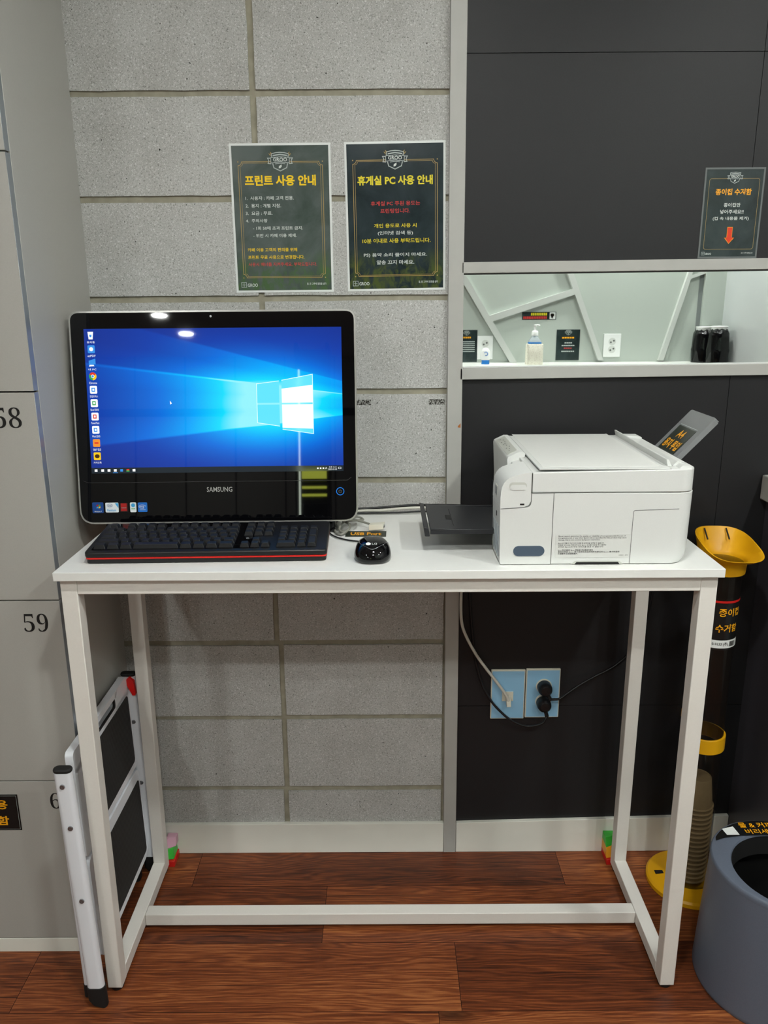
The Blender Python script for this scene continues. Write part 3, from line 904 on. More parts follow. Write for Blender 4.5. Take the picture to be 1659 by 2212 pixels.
for i in range(10):
    b = MB(); u, v = .026, .045 + i * .0925
    f0 = lambda x, y: pu(u + x * .0155, v + y * .0285, 0.0016); f1 = lambda x, y: pu(u + x * .0155, v + y * .0285, 0.0019)
    if i == 0:
        b.flat([(-.7, -.9), (.7, -.9), (.5, .9), (-.5, .9)], f0, E_W); b.flat([(-.3, -.2), (.3, -.2), (.2, .4), (-.2, .4)], f1, E_BLU)
    elif i == 3:
        for k, m in ((30, E_RED), (150, E_GRN), (270, E_YEL)):
            b.flat([(0, 0)] + [(x, y) for x, y in arc(0, 0, .95, -k, -k - 120, 8)], f0, m)
        b.flat(arc(0, 0, .42, 0, 360, 12)[:-1], f1, E_W)
        b.flat(arc(0, 0, .30, 0, 360, 12)[:-1], lambda x, y: pu(u + x * .0155, v + y * .0285, 0.0021), E_BLU)
    elif i == 2:
        b.flat([(-.8, -.5), (.9, -1.0), (.9, .4), (-.8, .5)], f0, E_BLU); b.flat([(-.6, .5), (.4, .5), (.6, .8), (-.8, .9)], f1, E_W)
    else:
        b.flat(rrect(-.9, -.95, .9, .95, .25, 3), f0, cols[i])
        if i == 9:
            b.flat([(x, y * .8) for x, y in arc(0, 0, .62, 0, 360, 14)[:-1]], f1, E_BRN)
        elif i == 1:
            b.flat(arc(0, 0, .5, 0, 360, 12)[:-1], f1, E_W)
        elif i in (4, 5, 6, 7):
            b.flat([(-.5, -.5), (.4, -.5), (.4, .5), (-.5, .5)], f1, (E_BLU, E_GRN, E_RED, E_BLU)[i - 4])
            b.flat([(-.25, -.25), (.2, -.25), (.2, .25), (-.25, .25)], lambda x, y: pu(u + x * .0155, v + y * .0285, 0.0021), E_W)
        else:
            b.flat([(-.5, -.2), (.5, -.2), (.5, .2), (-.5, .2)], f1, E_RED)
    hw = .0155
    b.text(names[i], tx, (u - hw, -(v + .053), u + hw, -(v + .038)), E_W, 0.0)
    b.build('desktop_icon', scr)
b = MB(); b.flat([(.3225, .495), (.3225, .523), (.3262, .517), (.3300, .516)], pu, E_W); b.build('mouse_pointer', scr)
# lettering, button, camera, stickers on the glass
fq = lambda u, v: pf(u, v, 0.0012)
b = MB(); M_BRAND = mat('silver_letters', (178, 178, 176), 0.35, 0.3)
b.text('SAMSUNG', fq, (-0.0237, -0.1830, 0.0279, -0.1732), M_BRAND, 0.006); b.build('brand_lettering', pc)
b = MB(); b.flat(arc(-0.003, 0.1659, 0.0022, 0, 360, 14)[:-1], fq, M_GREYMETAL); b.build('webcam', pc)
M_RING = mat('blue_ring_light', (10, 40, 80), 0.3, emit=(30, 130, 230), es=0.9)
b = MB(); b.stroke(arc(0.2471, -0.1847, 0.0075, 0, 360, 28)[:-1], 0.0013, fq, M_RING, True)
b.stroke(arc(0.2471, -0.1847, 0.0030, 125, 415, 12), 0.0007, fq, M_GREYMETAL)
b.stroke([(0.2471, -0.1847), (0.2471, -0.1805)], 0.0007, fq, M_GREYMETAL); b.build('power_button', pc, label='power button with a blue ring')
b = MB(); fg2 = lambda u, v: pf(u, v, 0.0010)
b.stroke([(-0.272, -0.158), (-0.262, -0.162), (0.262, -0.162), (0.270, -0.156)], 0.0008, fg2, mat('glass_edge_glint', (60, 60, 62), 0.2)); b.build('glass_glint', pc)  # grey line paints the glint along the glass edge
C = lambda n, c: mat('sticker_' + n, c, 0.3)
SB, SLB, SWH, SRD, SGN, SYL = C('blue', (24, 70, 140)), C('sky', (60, 160, 215)), C('white', (225, 232, 236)), C('red', (170, 30, 28)), C('green', (70, 160, 60)), C('yellow', (240, 190, 40))
f4 = lambda u, v: pf(u, v, 0.0016)


def sticker(u, w_, h_, m, draw, lab):
    b = MB(); b.ext([pf(x, y, 0.0008) for x, y in rrect(u - w_ / 2, -0.2128 - h_ / 2, u + w_ / 2, -0.2128 + h_ / 2, 0.002, 4)], Nn * 0.0005, m)
    draw(b); b.build('spec_sticker', pc, label=lab)


def d_flag(b):
    for i, m in enumerate((SRD, SGN, SLB, SYL)):
        x, y = -0.2455 + (i % 2) * 0.0042, -0.2085 - (i // 2) * 0.0040
        b.flat([(x - .0036, y - .0016), (x + .0002, y - .0010), (x + .0008, y + .0022), (x - .0028, y + .0016)], f4, m)
    b.text('Windows 7', f4, (-0.2535, -0.2220, -0.2385, -0.2192), SWH, 0.01)


def d_intel(b):
    b.stroke([(-0.2215 + .0055 * math.cos(a / 16 * 6.283), -0.2085 + .0030 * math.sin(a / 16 * 6.283)) for a in range(16)], .0005, f4, SB, True)
    b.text('intel', f4, (-0.2250, -0.2103, -0.2185, -0.2068), SB, 0.01)
    b.text('Pentium', f4, (-0.2275, -0.2205, -0.2095, -0.2160), SLB, 0.015)
    b.flat([(-0.2115, -0.2040), (-0.2045, -0.2040), (-0.2045, -0.2140)], f4, SLB)


def d_red(b):
    b.flat([(-0.1995, -.2135), (-0.1875, -.2135), (-0.1875, -.2045), (-0.1995, -.2045)], f4, SRD)
    b.flat([(-0.1995, -.2200), (-0.1875, -.2200), (-0.1875, -.2145), (-0.1995, -.2145)], f4, SRD)
    b.text('RADEON', f4, (-0.1985, -.2143, -0.1885, -.2127), SWH, 0.01)


def d_oval(b):
    b.flat(arc(-0.1745, -.2085, .0040, 0, 360, 16)[:-1], f4, SLB)
    b.flat([(-0.1785, -.2165), (-0.1705, -.2165), (-0.1705, -.2150), (-0.1785, -.2150)], f4, SGN)


def d_star(b):
    b.stroke([(-0.1560 + .0070 * math.cos(a / 18 * 6.283), -0.2115 + .0036 * math.sin(a / 18 * 6.283)) for a in range(16)], .0006, f4, SWH)
    b.text('energy', f4, (-0.1615, -0.2145, -0.1520, -0.2100), SWH, 0.0)
    b.flat([(-0.1615, -.2185), (-0.1495, -.2185), (-0.1495, -.2178), (-0.1615, -.2178)], f4, SWH)


sticker(-0.2460, .0225, .0215, SB, d_flag, 'blue sticker with a four-colour flag')
sticker(-0.2175, .0265, .0200, SWH, d_intel, 'white sticker with a blue corner')
sticker(-0.1935, .0165, .0180, C('dark', (50, 20, 20)), d_red, 'dark red square sticker')
sticker(-0.1745, .0125, .0200, SWH, d_oval, 'white rounded sticker with a blue disc')
sticker(-0.1555, .0190, .0195, C('star', (30, 110, 200)), d_star, 'bright blue square sticker')

# ================================================================== KEYBOARD
KA = math.radians(1.4)
kx = V((math.cos(KA), math.sin(KA), 0)); kyv = V((-math.sin(KA), math.cos(KA), 0))
KO = V((-0.5500, -0.4055, TZ))
KT = math.radians(5.0)                                        # top slopes up to the back
kf = lambda u, v, z=0.0: KO + kx * u + kyv * v + V((0, 0, z))
kb = thing('keyboard', 'black keyboard with a red stripe along its front edge below the screen', 'keyboard', kf(0.22, 0.07))
KW, KD = 0.4420, 0.150
H = lambda v: 0.0225 + v * math.tan(KT)


def kpoly(x0, y0, x1, y1, r):
    return rrect(x0, y0, x1, y1, r, 5)


def kslab(b, poly, zb, zt, m):
    n = len(poly)
    return b.loft([[kf(x, y, zb(y)) for x, y in poly], [kf(x, y, zt(y)) for x, y in poly]], m)


b = MB(); kslab(b, kpoly(0.002, 0.002, KW - 0.002, KD, .008), lambda v: 0.001 + max(0, v - .05) * .06, lambda v: 0.0095 + v * .06, M_BLACK); b.build('base', kb, bevel=0.0012)
b = MB(); kslab(b, kpoly(0.0005, 0.0005, KW - 0.0005, KD - .001, .008), lambda v: 0.0095 + v * .06, lambda v: 0.0122 + v * .06, M_RED); b.build('stripe', kb, label='red stripe')
b = MB(); kslab(b, kpoly(0, 0, KW, KD, .008), lambda v: 0.0122 + v * .06, H, M_BLACK); b.build('case', kb, bevel=0.0022)
b = MB()
kslab(b, kpoly(0.010, 0.0125, 0.3065, KD - 0.006, .002), lambda v: H(v) - .001, lambda v: H(v) + .0006, M_GLOSS)
b.build('key_well', kb)
U0 = 0.0128; PIT = 0.01905
keymesh = {}


def key(u, row, wk, hk=1.0):
    """one keycap, wk x hk units, its lower left corner at unit u of a row"""
    mk = (wk, hk)
    if mk not in keymesh:
        w_, d_ = wk * PIT - 0.0014, hk * PIT - 0.0014
        b = MB(); tp = 0.0028
        lo = kpoly(0, 0, w_, d_, .0012); hi = kpoly(tp, 0.0018, w_ - tp, d_ - 0.0034, .0022)
        mid = kpoly(tp * .55, .0012, w_ - tp * .55, d_ - .0022, .0018)
        b.loft([[V((x, y, 0)) for x, y in lo], [V((x, y, .0048)) for x, y in mid], [V((x, y, .0078)) for x, y in hi]], M_KEY)
        o = b.build('key', None, bevel=0.0005)
        keymesh[mk] = o
        ob = o
    else:
        ob = keymesh[mk].copy(); COL.objects.link(ob)
    v = 0.0150 + (row * PIT if row < 5 else row * PIT + 0.0045)
    p = kf(U0 + u * PIT, v, H(v) + .0004)
    ob.parent = kb
    ob.matrix_local = Mx.Translation(p - ORG[kb]) @ Mx.Rotation(KA, 4, 'Z') @ Mx.Rotation(KT, 4, 'X')


for u, wk in ((0, 1.25), (1.25, 1.25), (2.5, 1.25), (3.75, 4.5), (8.25, 1.25), (9.5, 1.25), (10.75, 1.25), (12.0, 1.5), (14.0, 1.0)):
    if u < 13.4:
        key(u, 0, wk)
for u, wk in [(0, 2.25)] + [(2.25 + i, 1) for i in range(10)] + [(12.25, 1.25)]:
    key(u, 1, wk)
for u, wk in [(0, 1.75)] + [(1.75 + i, 1) for i in range(11)] + [(12.75, .75)]:
    key(u, 2, wk)
for u, wk in [(0, 1.5)] + [(1.5 + i, 1) for i in range(12)]:
    key(u, 3, wk)
for u, wk in [(i, 1) for i in range(12)] + [(12, 1.5)]:
    key(u, 4, wk)
for u in [0, 1.8, 2.8, 3.8, 4.8, 6.2, 7.2, 8.2, 9.2, 10.4, 11.4, 12.4]:
    key(u, 5, 1)
NX = 14.05
for r_, n_ in ((0, 3), (3, 3), (4, 3), (5, 3)):
    for i in range(n_):
        key(NX + i, r_, 1)
key(NX + 1, 1, 1)
PX = 17.55
key(PX, 0, 2); key(PX + 2, 0, 1); key(PX + 3, 0, 1, 2)
for r_ in (1, 2, 3, 4):
    for i in range(3):
        key(PX + i, r_, 1)
key(PX + 3, 2, 1, 2); key(PX + 3, 4, 1)
b = MB()
b.text('Gaming Pro', frame(kf(0.2905, 0.0610, H(.061) + .0008), kx, kyv * math.cos(KT) + V((0, 0, math.sin(KT)))), (0, 0, .026, .0042), M_LEGEND, 0.0) if False else None
fk = frame(kf(U0 + (NX + .35) * PIT, 0.0560, H(.0560) + .0012), kx, kyv * math.cos(KT) + V((0, 0, math.sin(KT))))
b.stroke(arc(.003, .003, .0026, 60, 330, 10), .0010, fk, M_LEGEND)
b.flat([(.008, .002), (.032, .002), (.032, .0042), (.008, .0042)], fk, M_KEY)
for i in range(4):
    q = kf(U0 + (PX + .2 + i * .98) * PIT, 0.0150 + 5 * PIT + .010, H(.12) + .0006)
    fk2 = frame(q, kx, kyv * math.cos(KT) + V((0, 0, math.sin(KT))))
    b.stroke([(0, 0), (.007, 0), (.007, .004), (0, .004)], .0005, fk2, M_LEGEND, True)
b.build('indicator_panel', kb)

# ================================================================== MOUSE
ms = thing('computer_mouse', 'glossy black wired computer mouse right of the keyboard', 'mouse', (-0.0245, -0.365, TZ))
MO = V((-0.0245, -0.3650, TZ))


def mouse_ring(z, k):
    out = []
    for i in range(48):
        a = 2 * math.pi * i / 48; c, s_ = math.cos(a), math.sin(a)
        e = 2.5
        x = 0.0345 * k * math.copysign(abs(c) ** (2 / e), c); y = 0.0545 * k * math.copysign(abs(s_) ** (2 / e), s_)
        x *= 1 - 0.10 * (y / 0.0545)
        out.append((x, y))
    return out


b = MB(); rings = []
for i in range(13):
    a = math.radians(90 * i / 12)
    k = math.cos(a) ** 0.62 if i < 12 else 0.02; z = math.sin(a) ** 0.9
    k = 0.93 + 0.07 * min(1, z * 5) if z < .2 else k * 1.0
    rings.append([MO + V((x, y - .004 * z, 0.001 + z * (0.0355 - 0.006 * (y / 0.0545) ** 2 + .0025 * (-y / .0545)))) for x, y in mouse_ring(0, min(k, 1.0))])
b.loft(rings, M_GLOSS)
b.build('body', ms, smooth=80)
b = MB()


def mtop(x, y):
    """height of the shell above a point of the mouse"""
    for i in range(240, -1, -1):
        a = math.radians(90 * i / 240); z = math.sin(a) ** 0.9
        k = max(math.cos(a), 1e-6) ** 0.62
        k = 0.93 + 0.07 * min(1, z * 5) if z < .2 else k
        y_ = y + .004 * z
        xx = abs(x) / (1 - .1 * y_ / .0545) / .0345; yy = abs(y_) / .0545
        if (xx ** 2.5 + yy ** 2.5) ** (1 / 2.5) <= k:
            return 0.001 + z * (0.0355 - 0.006 * (y_ / .0545) ** 2 + .0025 * (-y_ / .0545))
    return 0.004


seam = [(-.0295, .012), (-.026, -.010), (-.018, -.032), (0, -.045), (.018, -.032), (.026, -.010), (.0295, .012)]
sp = [tuple(p) for p in spline([(x, y, 0) for x, y in seam], 6)]
b.tube([MO + V((x, y, mtop(x, y) + 0.0001)) for x, y, z in sp], 0.00035, M_GREYMETAL, 5)
sp2 = spline([(-.024, .030, 0), (-.010, .018, 0), (0, .016, 0), (.010, .018, 0), (.024, .030, 0)], 6)
b.tube([MO + V((p.x, p.y, mtop(p.x, p.y) + 0.0001)) for p in sp2], 0.00035, M_GREYMETAL, 5)
b.build('seam_line', ms)
b = MB(); b.lathe([(0.0001, -.004), (.0085, -.004), (.0092, 0), (.0085, .004), (.0001, .004)], (0, 0, 0), M_BLACK, 24)
Rw = Mx.Translation(MO + V((0, .032, .0225))) @ Mx.Rotation(math.radians(90), 4, 'Y')
b.v = [Rw @ p for p in b.v]; b.build('scroll_wheel', ms)
za_, zb_ = mtop(0, -.0370), mtop(0, -.0290)
fl_ = frame(MO + V((0, -.0340, (za_ * .65 + zb_ * .35) + .0007)), (1, 0, 0), V((0, .008, zb_ - za_)).normalized())
b = MB(); b.flat(arc(-.0075, .001, .0046, 0, 360, 20)[:-1], fl_, M_WHITE)
b.text('LG', fl_, (-.001, -.0015, .0085, .0040), M_TW, 0.015); b.build('logo', ms)
b = MB(); b.tube(spline([MO + V((0, .052, .012)), (-0.035, -0.288, TZ + .004), (-0.075, -0.272, TZ + .003), (-0.108, -0.238, TZ + .003), (-0.118, -0.19, TZ + .003), (-0.10, -0.12, TZ + .003)]), .0016, M_CABLEB)
b.build('cord', ms)

# ================================================================== USB LABEL AND LOOSE CABLES
fu = frame((-0.0825, -0.2400, TZ), V((0.0825, -0.002, 0)).normalized(), V((0.002, 0.0825, 0)).normalized())
ul_ = thing('port_label', 'dark label strip with orange lettering stuck on the desk behind the mouse', 'label', (-0.04, -0.22, TZ))
b = MB(); b.ext([fu(0, 0, .0002), fu(.083, 0, .0002), fu(.083, .040, .0002), fu(0, .040, .0002)], (0, 0, .0003), M_GREENST); b.build('strip', ul_)
b = MB(); b.text('USB Port', lambda u, v: fu(u, v, .0008), (.010, .010, .073, .030), M_TO, 0.03); b.build('lettering', ul_)
ucab = thing('usb_extension_cable', 'grey knotted extension cable with a pale plug socket lying behind the mouse', 'cable', (-0.06, -0.18, TZ))
b = MB()
b.tube(spline([(-0.110, -0.135, TZ + .004), (-0.098, -0.200, TZ + .006), (-0.083, -0.222, TZ + .006), (-0.073, -0.196, TZ + .012), (-0.090, -0.176, TZ + .016), (-0.080, -0.150, TZ + .014), (-0.060, -0.130, TZ + .012),
               (-0.048, -0.140, TZ + .008), (-0.060, -0.165, TZ + .014), (-0.085, -0.190, TZ + .018), (-0.095, -0.215, TZ + .010), (-0.086, -0.232, TZ + .006), (-0.074, -0.214, TZ + .012), (-0.080, -0.186, TZ + .020),
               (-0.070, -0.165, TZ + .016), (-0.045, -0.175, TZ + .012), (-0.028, -0.196, TZ + .012)], 8), .0023, M_CABLEG)
b.tube(spline([(-0.112, -0.150, TZ + .004), (-0.104, -0.214, TZ + .004), (-0.092, -0.236, TZ + .004), (-0.080, -0.225, TZ + .006)], 8), .0023, M_CABLEG)
b.build('cord', ucab)
cq = frame((-0.0205, -0.206, TZ + .0070), V((.93, -.20, .12)).normalized(), V((.20, .93, 0)).normalized())
b = MB(); b.ext([cq(-.013, -.009, 0), cq(.018, -.009, 0), cq(.018, .009, 0), cq(-.013, .009, 0)], (0, 0, .011), M_IVORY); b.build('socket', ucab, bevel=.0012)
b = MB(); p0 = [cq(.0182, -.0065, .0022), cq(.0182, .0065, .0022), cq(.0182, .0065, .0088), cq(.0182, -.0065, .0088)]
b.ext(p0, cq(.0006, 0) - cq(0, 0), M_BLACK)
b.ext([cq(.0186, -.005, .0045), cq(.0186, .005, .0045), cq(.0186, .005, .0065), cq(.0186, -.005, .0065)], cq(.0006, 0) - cq(0, 0), M_GREYMETAL)
b.build('opening', ucab)
for nm, lab, m, r, pts in (
        ('signal_cable', 'black cable running along the wall behind the desk top, uppermost of three', M_CABLEB, .0028, [(-0.20, -0.075, TZ + .012), (-0.06, -0.060, TZ + .011), (0.02, -0.056, TZ + .015), (0.085, -0.056, TZ + .018), (0.2, -0.062, TZ + .016), (0.30, -0.066, TZ + .004)]),
        ('charger_cable', 'thin black cable lying along the rear edge of the desk top', M_CABLEB, .0022, [(-0.20, -0.085, TZ + .004), (-0.06, -0.072, TZ + .004), (0.03, -0.070, TZ + .0045), (0.085, -0.070, TZ + .007), (0.2, -0.070, TZ + .004), (0.3, -0.068, TZ + .003)]),
        ('network_cable', 'pale grey cable running along the rear edge of the desk top', M_CABLEW, .0032, [(-0.20, -0.10, TZ + .0035), (-0.06, -0.066, TZ + .0075), (-0.01, -0.063, TZ + .0075), (0.04, -0.062, TZ + .012), (0.085, -0.064, TZ + .0135), (0.2, -0.0685, TZ + .010), (0.3, -0.0700, TZ + .0115)])):
    tag(MB().tube(spline(pts), r, m).build(nm, smooth=80), lab, 'cable')

# ================================================================== PRINTER
pr = thing('printer', 'white inkjet printer with open black tray and paper support on the desk', 'printer', (0.38, -0.25, TZ))
PY0, PY1 = -0.4220, -0.0780             # near side, far side
PXF, PXB = 0.2050, 0.5480               # front, back
ZB, ZS, ZTOP = TZ + 0.0015, 1.0640, 1.1060
TKY = -0.3250                            # inner side of the ink tank block
side = lambda x, z, q=0.0: V((x, PY0 - q, z))


def yext(b, pts, y0, y1, m):
    """extrude a side profile (x, z) from depth y0 to y1"""
    return b.ext([(x, y0, z) for x, z in pts], (0, y1 - y0, 0), m)


def planext(b, pts, z0, z1, m):
    return b.ext([(x, y, z0) for x, y in pts], (0, 0, z1 - z0), m)


# lower body: plan with rounded rear corners, side profile with a curved rear foot
b = MB()
n = 8
plan = [(0.2380, PY1), (0.2380, TKY), (PXF + 0.0915, TKY), (PXF + 0.0915, PY0)] + arc(PXB - 0.030, PY0 + 0.030, 0.030, 270, 360, 6) + arc(PXB - 0.030, PY1 - 0.030, 0.030, 0, 90, 6)
rings = []
for z, sh in ((ZB, 0.010), (ZB + 0.004, 0.006), (ZB + 0.012, 0.002), (ZB + 0.03, 0.0), (ZS - 0.0006, -0.002)):
    rings.append([V((x - (sh if x > PXB - 0.05 else 0), y, z)) for x, y in plan])
b.loft(rings, M_PRN)
b.build('body', pr, bevel=0.0012)
# output recess and the dark mouth behind the tray
MB().box(0.2365, 0.2395, PY1 + 0.03, TKY - 0.002, 0.950, 1.005, M_TRAY).build('paper_outlet', pr)
# ink tank block
b = MB()
tk = rpoly([(PXF, ZB, 0.004), (0.2962, ZB, 0), (0.2962, ZS, 0.0), (0.2575, ZS, 0), (0.2575, 1.0385, 0.010), (PXF - 0.0022, 1.0352, 0.0)], 4)
yext(b, tk, PY0, TKY, M_PRN); b.build('ink_tank', pr, bevel=0.0022, seg=3)
b = MB()
cv = [(0.2025, 1.0362), (0.2440, 1.0384)] + arc(0.2465, 1.0488, 0.0104, 285, 360, 6) + [(0.2571, 1.1010), (0.2570, 1.1018), (0.2420, 1.0988), (0.2290, 1.0958), (0.2190, 1.0922), (0.2125, 1.0878),
      (0.2078, 1.0818), (0.2048, 1.0745), (0.2034, 1.0665), (0.2026, 1.0560)]
yext(b, cv, PY0, TKY, M_PRN)
b.build('tank_cover', pr, bevel=0.0016, seg=3)
fs = frame((0, PY0 - 0.0004, 0), (1, 0, 0), (0, 0, 1))
b = MB(); b.flat(rrect(0.2175, 1.0710, 0.2485, 1.0838, 0.0063, 6), fs, M_PRNPAN)
b.flat(rrect(0.2190, 1.0700, 0.2475, 1.0795, 0.0047, 6), lambda u, v: fs(u, v, .0006), M_PRN); b.build('finger_grip', pr)
b = MB(); b.flat(rrect(0.2375, 1.0425, 0.2452, 1.0452, 0.0004, 2), fs, M_INK); b.build('latch_slot', pr)
b = MB(); b.ext([fs(x, y, -.0006) for x, y in rrect(0.2285, 0.9478, 0.2845, 0.9668, 0.0095, 8)], (0, -0.0012, 0), M_INKWIN); b.build('ink_window', pr, bevel=0.0004, label='blue-grey ink level window')
ff = frame((PXF - 0.0010, 0, 0), (0, -1, 0), (0, 0, 1), 0.0)
b = MB()
for i in range(4):
    y = 0.405 - i * 0.0185
    b.ext([(PXF - 0.0012, -y - .0035, z) for z in (0.9420, 1.0000)] + [(PXF - 0.0012, -y + .0035, z) for z in (1.0000, 0.9420)], (-0.0008, 0, 0), M_GAUGE)
b.build('ink_gauge', pr)
b = MB(); b.box(PXF - 0.0030, PXF - 0.0012, -0.385, -0.358, 1.048, 1.068, M_PRNPAN); b.box(PXF - 0.0034, PXF - 0.0029, -0.382, -0.361, 1.051, 1.065, M_INKWIN)
b.box(PXF - 0.0018, PXF - 0.0008, -0.388, -0.366, 1.008, 1.026, M_LABELGREY); b.box(PXF - 0.0022, PXF - 0.0017, -0.382, -0.373, 1.012, 1.021, M_INK)
b.build('front_badge', pr)
# scanner unit above
b = MB()
pl = [(0.2580, PY1), (0.2580, PY0 + 0.001)] + arc(PXB - 0.028, PY0 + 0.028 - 0.001, 0.028, 270, 360, 6) + arc(PXB - 0.028, PY1 - 0.028, 0.028, 0, 90, 6)
rings = [[V((x, y, z)) for x, y in pl] for z in (ZS + 0.0006, 1.0925)]
rings.append([V((x, y, 1.0925 + min(1, max(0, (x - 0.2585) / .011)) * 0.0128 + (0.008 if x <= 0.2585 else 0))) for x, y in pl])
b.loft(rings, M_PRN); b.build('scanner_unit', pr, bevel=0.0016)
b = MB(); planext(b, rrect(0.2700, PY1 + 0.006, 0.5000, PY0 + 0.0035, 0.004, 3), 1.1050, 1.1072, M_PRN)
b.build('scanner_lid', pr, bevel=0.0012)
b = MB(); planext(b, rrect(0.2780, PY1 + 0.02, 0.4850, PY0 + 0.018, 0.006, 3), 1.1071, 1.1076, M_TABLETOP)
b.build('lid_inset', pr, bevel=0.0003)
# control panel block in front of the lid on the far side
b = MB()
cp = [(0.2390, 1.0150), (0.2575, 1.0150), (0.2690, 1.1080), (0.2640, 1.1105), (0.2560, 1.1105), (0.2360, 1.1010), (0.2345, 1.0960)]
yext(b, cp, TKY + 0.045, PY1 - 0.0005, M_PRN); b.build('control_block', pr, bevel=0.0018, seg=3)
d = (V((0.2560, 0, 1.1105)) - V((0.2360, 0, 1.1010)))
dn = d.normalized()
fc = frame((0.2362, PY1 - 0.020, 1.1012), (0, -1, 0), dn, 0.0)
b = MB(); vs = [fc(x, y, -.0004) for x, y in rrect(0, 0.0012, 0.165, 0.0218, 0.005, 4)]
nn = V((0, -1, 0)).cross(dn)
nn = nn if nn.z > 0 else -nn
b.ext([p + nn * .0003 for p in vs], nn * 0.0008, M_PRNPAN)
fcq = lambda u, v: fc(u, v, 0) + nn * 0.0014
for u, v in ((.02, .009), (.035, .014), (.048, .008), (.055, .014), (.068, .012), (.075, .008), (.092, .012), (.11, .015), (.115, .008), (.128, .012), (.142, .009)):
    b.flat([(u - .002, v - .001), (u + .002, v - .001), (u + .002, v + .001), (u - .002, v + .001)], fcq, M_PRNSEAM)
cpn = b.build('control_panel', pr, label='pale grey button panel')
b = MB(); yext(b, [(0.2400, 1.0640), (0.2580, 1.0640), (0.2580, 1.0960), (0.2420, 1.0920)], TKY + 0.0010, TKY + 0.0440, M_PRN); b.build('hinge_recess', pr, bevel=0.002)
# seams and label on the near side
M_PSL = M_PRNSEAM
b = MB()
b.stroke([(0.2968, ZB + .0005), (0.2968, ZS)], 0.0009, fs, M_PSL)
b.stroke([(0.2575, ZS), (0.5200, ZS + .0008)], 0.0010, fs, M_PSL)
b.stroke([(0.2573, 1.1000), (0.2573, ZS)], 0.0014, fs, M_GAP)
sm = [(0.4385, ZB + .0005), (0.4392, 1.0220)] + [tuple(p) for p in rpoly([(0.4393, 1.0240, 0), (0.4393, 1.0315, 0.0065), (0.46, 1.0320, 0)], 5)[1:]] + [(0.5195, 1.0340)]
b.stroke(sm, 0.0009, fs, M_PSL)
b.stroke([(PXF - .001, 1.0358), (0.2440, 1.0383), (0.2530, 1.0415), (0.2570, 1.0490), (0.2573, ZS)], 0.0011, fs, M_PSL)
b.build('panel_seam', pr)
b = MB(); b.flat([(0.3330, ZB - .0005), (0.3400, 0.9378), (0.4205, 0.9378), (0.4275, ZB - .0005)], fs, M_PRNPAN)
b.flat([(0.3395, ZB - .0005), (0.3430, 0.9360), (0.4180, 0.9360), (0.4210, ZB - .0005)], lambda u, v: fs(u, v, .0006), M_INK); b.build('carry_grip', pr)
b = MB(); b.ext([fs(x, y, 0) for x, y in ((0.3035, 0.9445), (0.4370, 0.9445), (0.4370, 0.9885), (0.3035, 0.9885))], (0, -0.0003, 0), M_LABELGREY)
ft = lambda u, v: fs(u, v, .0008)
for txt, u1, v0, v1 in (('Epson cannot guarantee the quality or reliability of non-genuine ink.The use of', .4280, .9832, .9862),
                        ('non-genuine ink or any other Epson ink not specified for this product may cause', .4300, .9797, .9827),
                        ('damage that is not covered by Epson\'s warranties.', .3835, .9762, .9792),
                        ('Epson은 정품이 아닌 잉크의 품질 및 신뢰성을 보증할 수 없습니다.', .3910, .9700, .9731),
                        ('비정품 잉크 또는 지정되지 않은 Epson 잉크를 사용할 경우 발생한', .3945, .9665, .9696),
                        ('손상은 Epson의 무상 서비스를 받을 수 없습니다.', .3900, .9632, .9662),
                        ('Epson 無法保證非 Epson 原廠墨水的品質或可靠性.', .3720, .9570, .9601),
                        ('使用非原廠 Epson 墨水或其他未指定用於本產品的 Epson 墨水所造成', .4190, .9537, .9567),
                        ('之損壞不在保固範圍內.', .3445, .9505, .9534)):
    b.text(txt, ft, (0.3085, v0, u1, v1), M_INK, 0.006, res=1)
b.text('C84S01 - 2P01', ft, (.4180, .9480, .4345, .9497), M_INK, 0.0, res=1)
b.build('warning_label', pr, label='grey warning label with small print')
# rear feeder: guard flap, raised corner, hinge loops, paper support
b = MB(); yext(b, [(0.5000, 1.1065), (0.5070, 1.1065), (0.5010, 1.1190), (0.4970, 1.1190)], PY0 + 0.020, PY1 + 0.004, M_PRN); b.build('feeder_guard', pr, bevel=0.0014, seg=3)
b = MB(); b.ext([(0.512, PY0 + .030, 1.1055), (0.530, PY0 + .030, 1.1055), (0.527, PY0 + .030, 1.112), (0.520, PY0 + .030, 1.114)], (0, 0.16, 0), M_PRN)
b.build('paper_guide', pr, bevel=0.001)
b = MB()
yext(b, [(0.515, 1.1040), (0.5420, 1.1040), (0.5410, 1.1070), (0.5350, 1.1105), (0.5230, 1.1110)], PY0 + 0.008, PY0 + 0.034, M_PRN)
b.build('rear_shoulder', pr, bevel=0.0018, seg=3)
b = MB()
yext(b, [(0.505, 1.1040), (0.5480, 1.1040), (0.5475, 1.1075), (0.5400, 1.1110), (0.5100, 1.1115)], PY1 - 0.026, PY1 - 0.002, M_PRN)
b.build('rear_shoulder', pr, bevel=0.0018, seg=3)
sd = (V((0.6185, 0, 1.1755)) - V((0.5290, 0, 1.0790))).normalized()
sn = V((sd.z, 0, -sd.x))
SO = V((0.5290, 0, 1.0790)); SL = 0.1330
b = MB()
ya, yb = -0.3000, -0.1780
P = lambda s_, y, q: SO + sd * s_ + V((0, y, 0)) + sn * q
b.ext([P(x, y, 0.0) for x, y in rrect(0.0, ya, SL, yb, 0.005, 4)], sn * 0.0022, M_SMOKE)
for y0, y1 in ((ya, ya + 0.004), (yb - 0.004, yb)):
    b.ext([P(0.0, y0, 0.0022), P(SL - .004, y0, 0.0022), P(SL - .004, y1, 0.0022), P(0.0, y1, 0.0022)], sn * 0.0085, M_SMOKE)
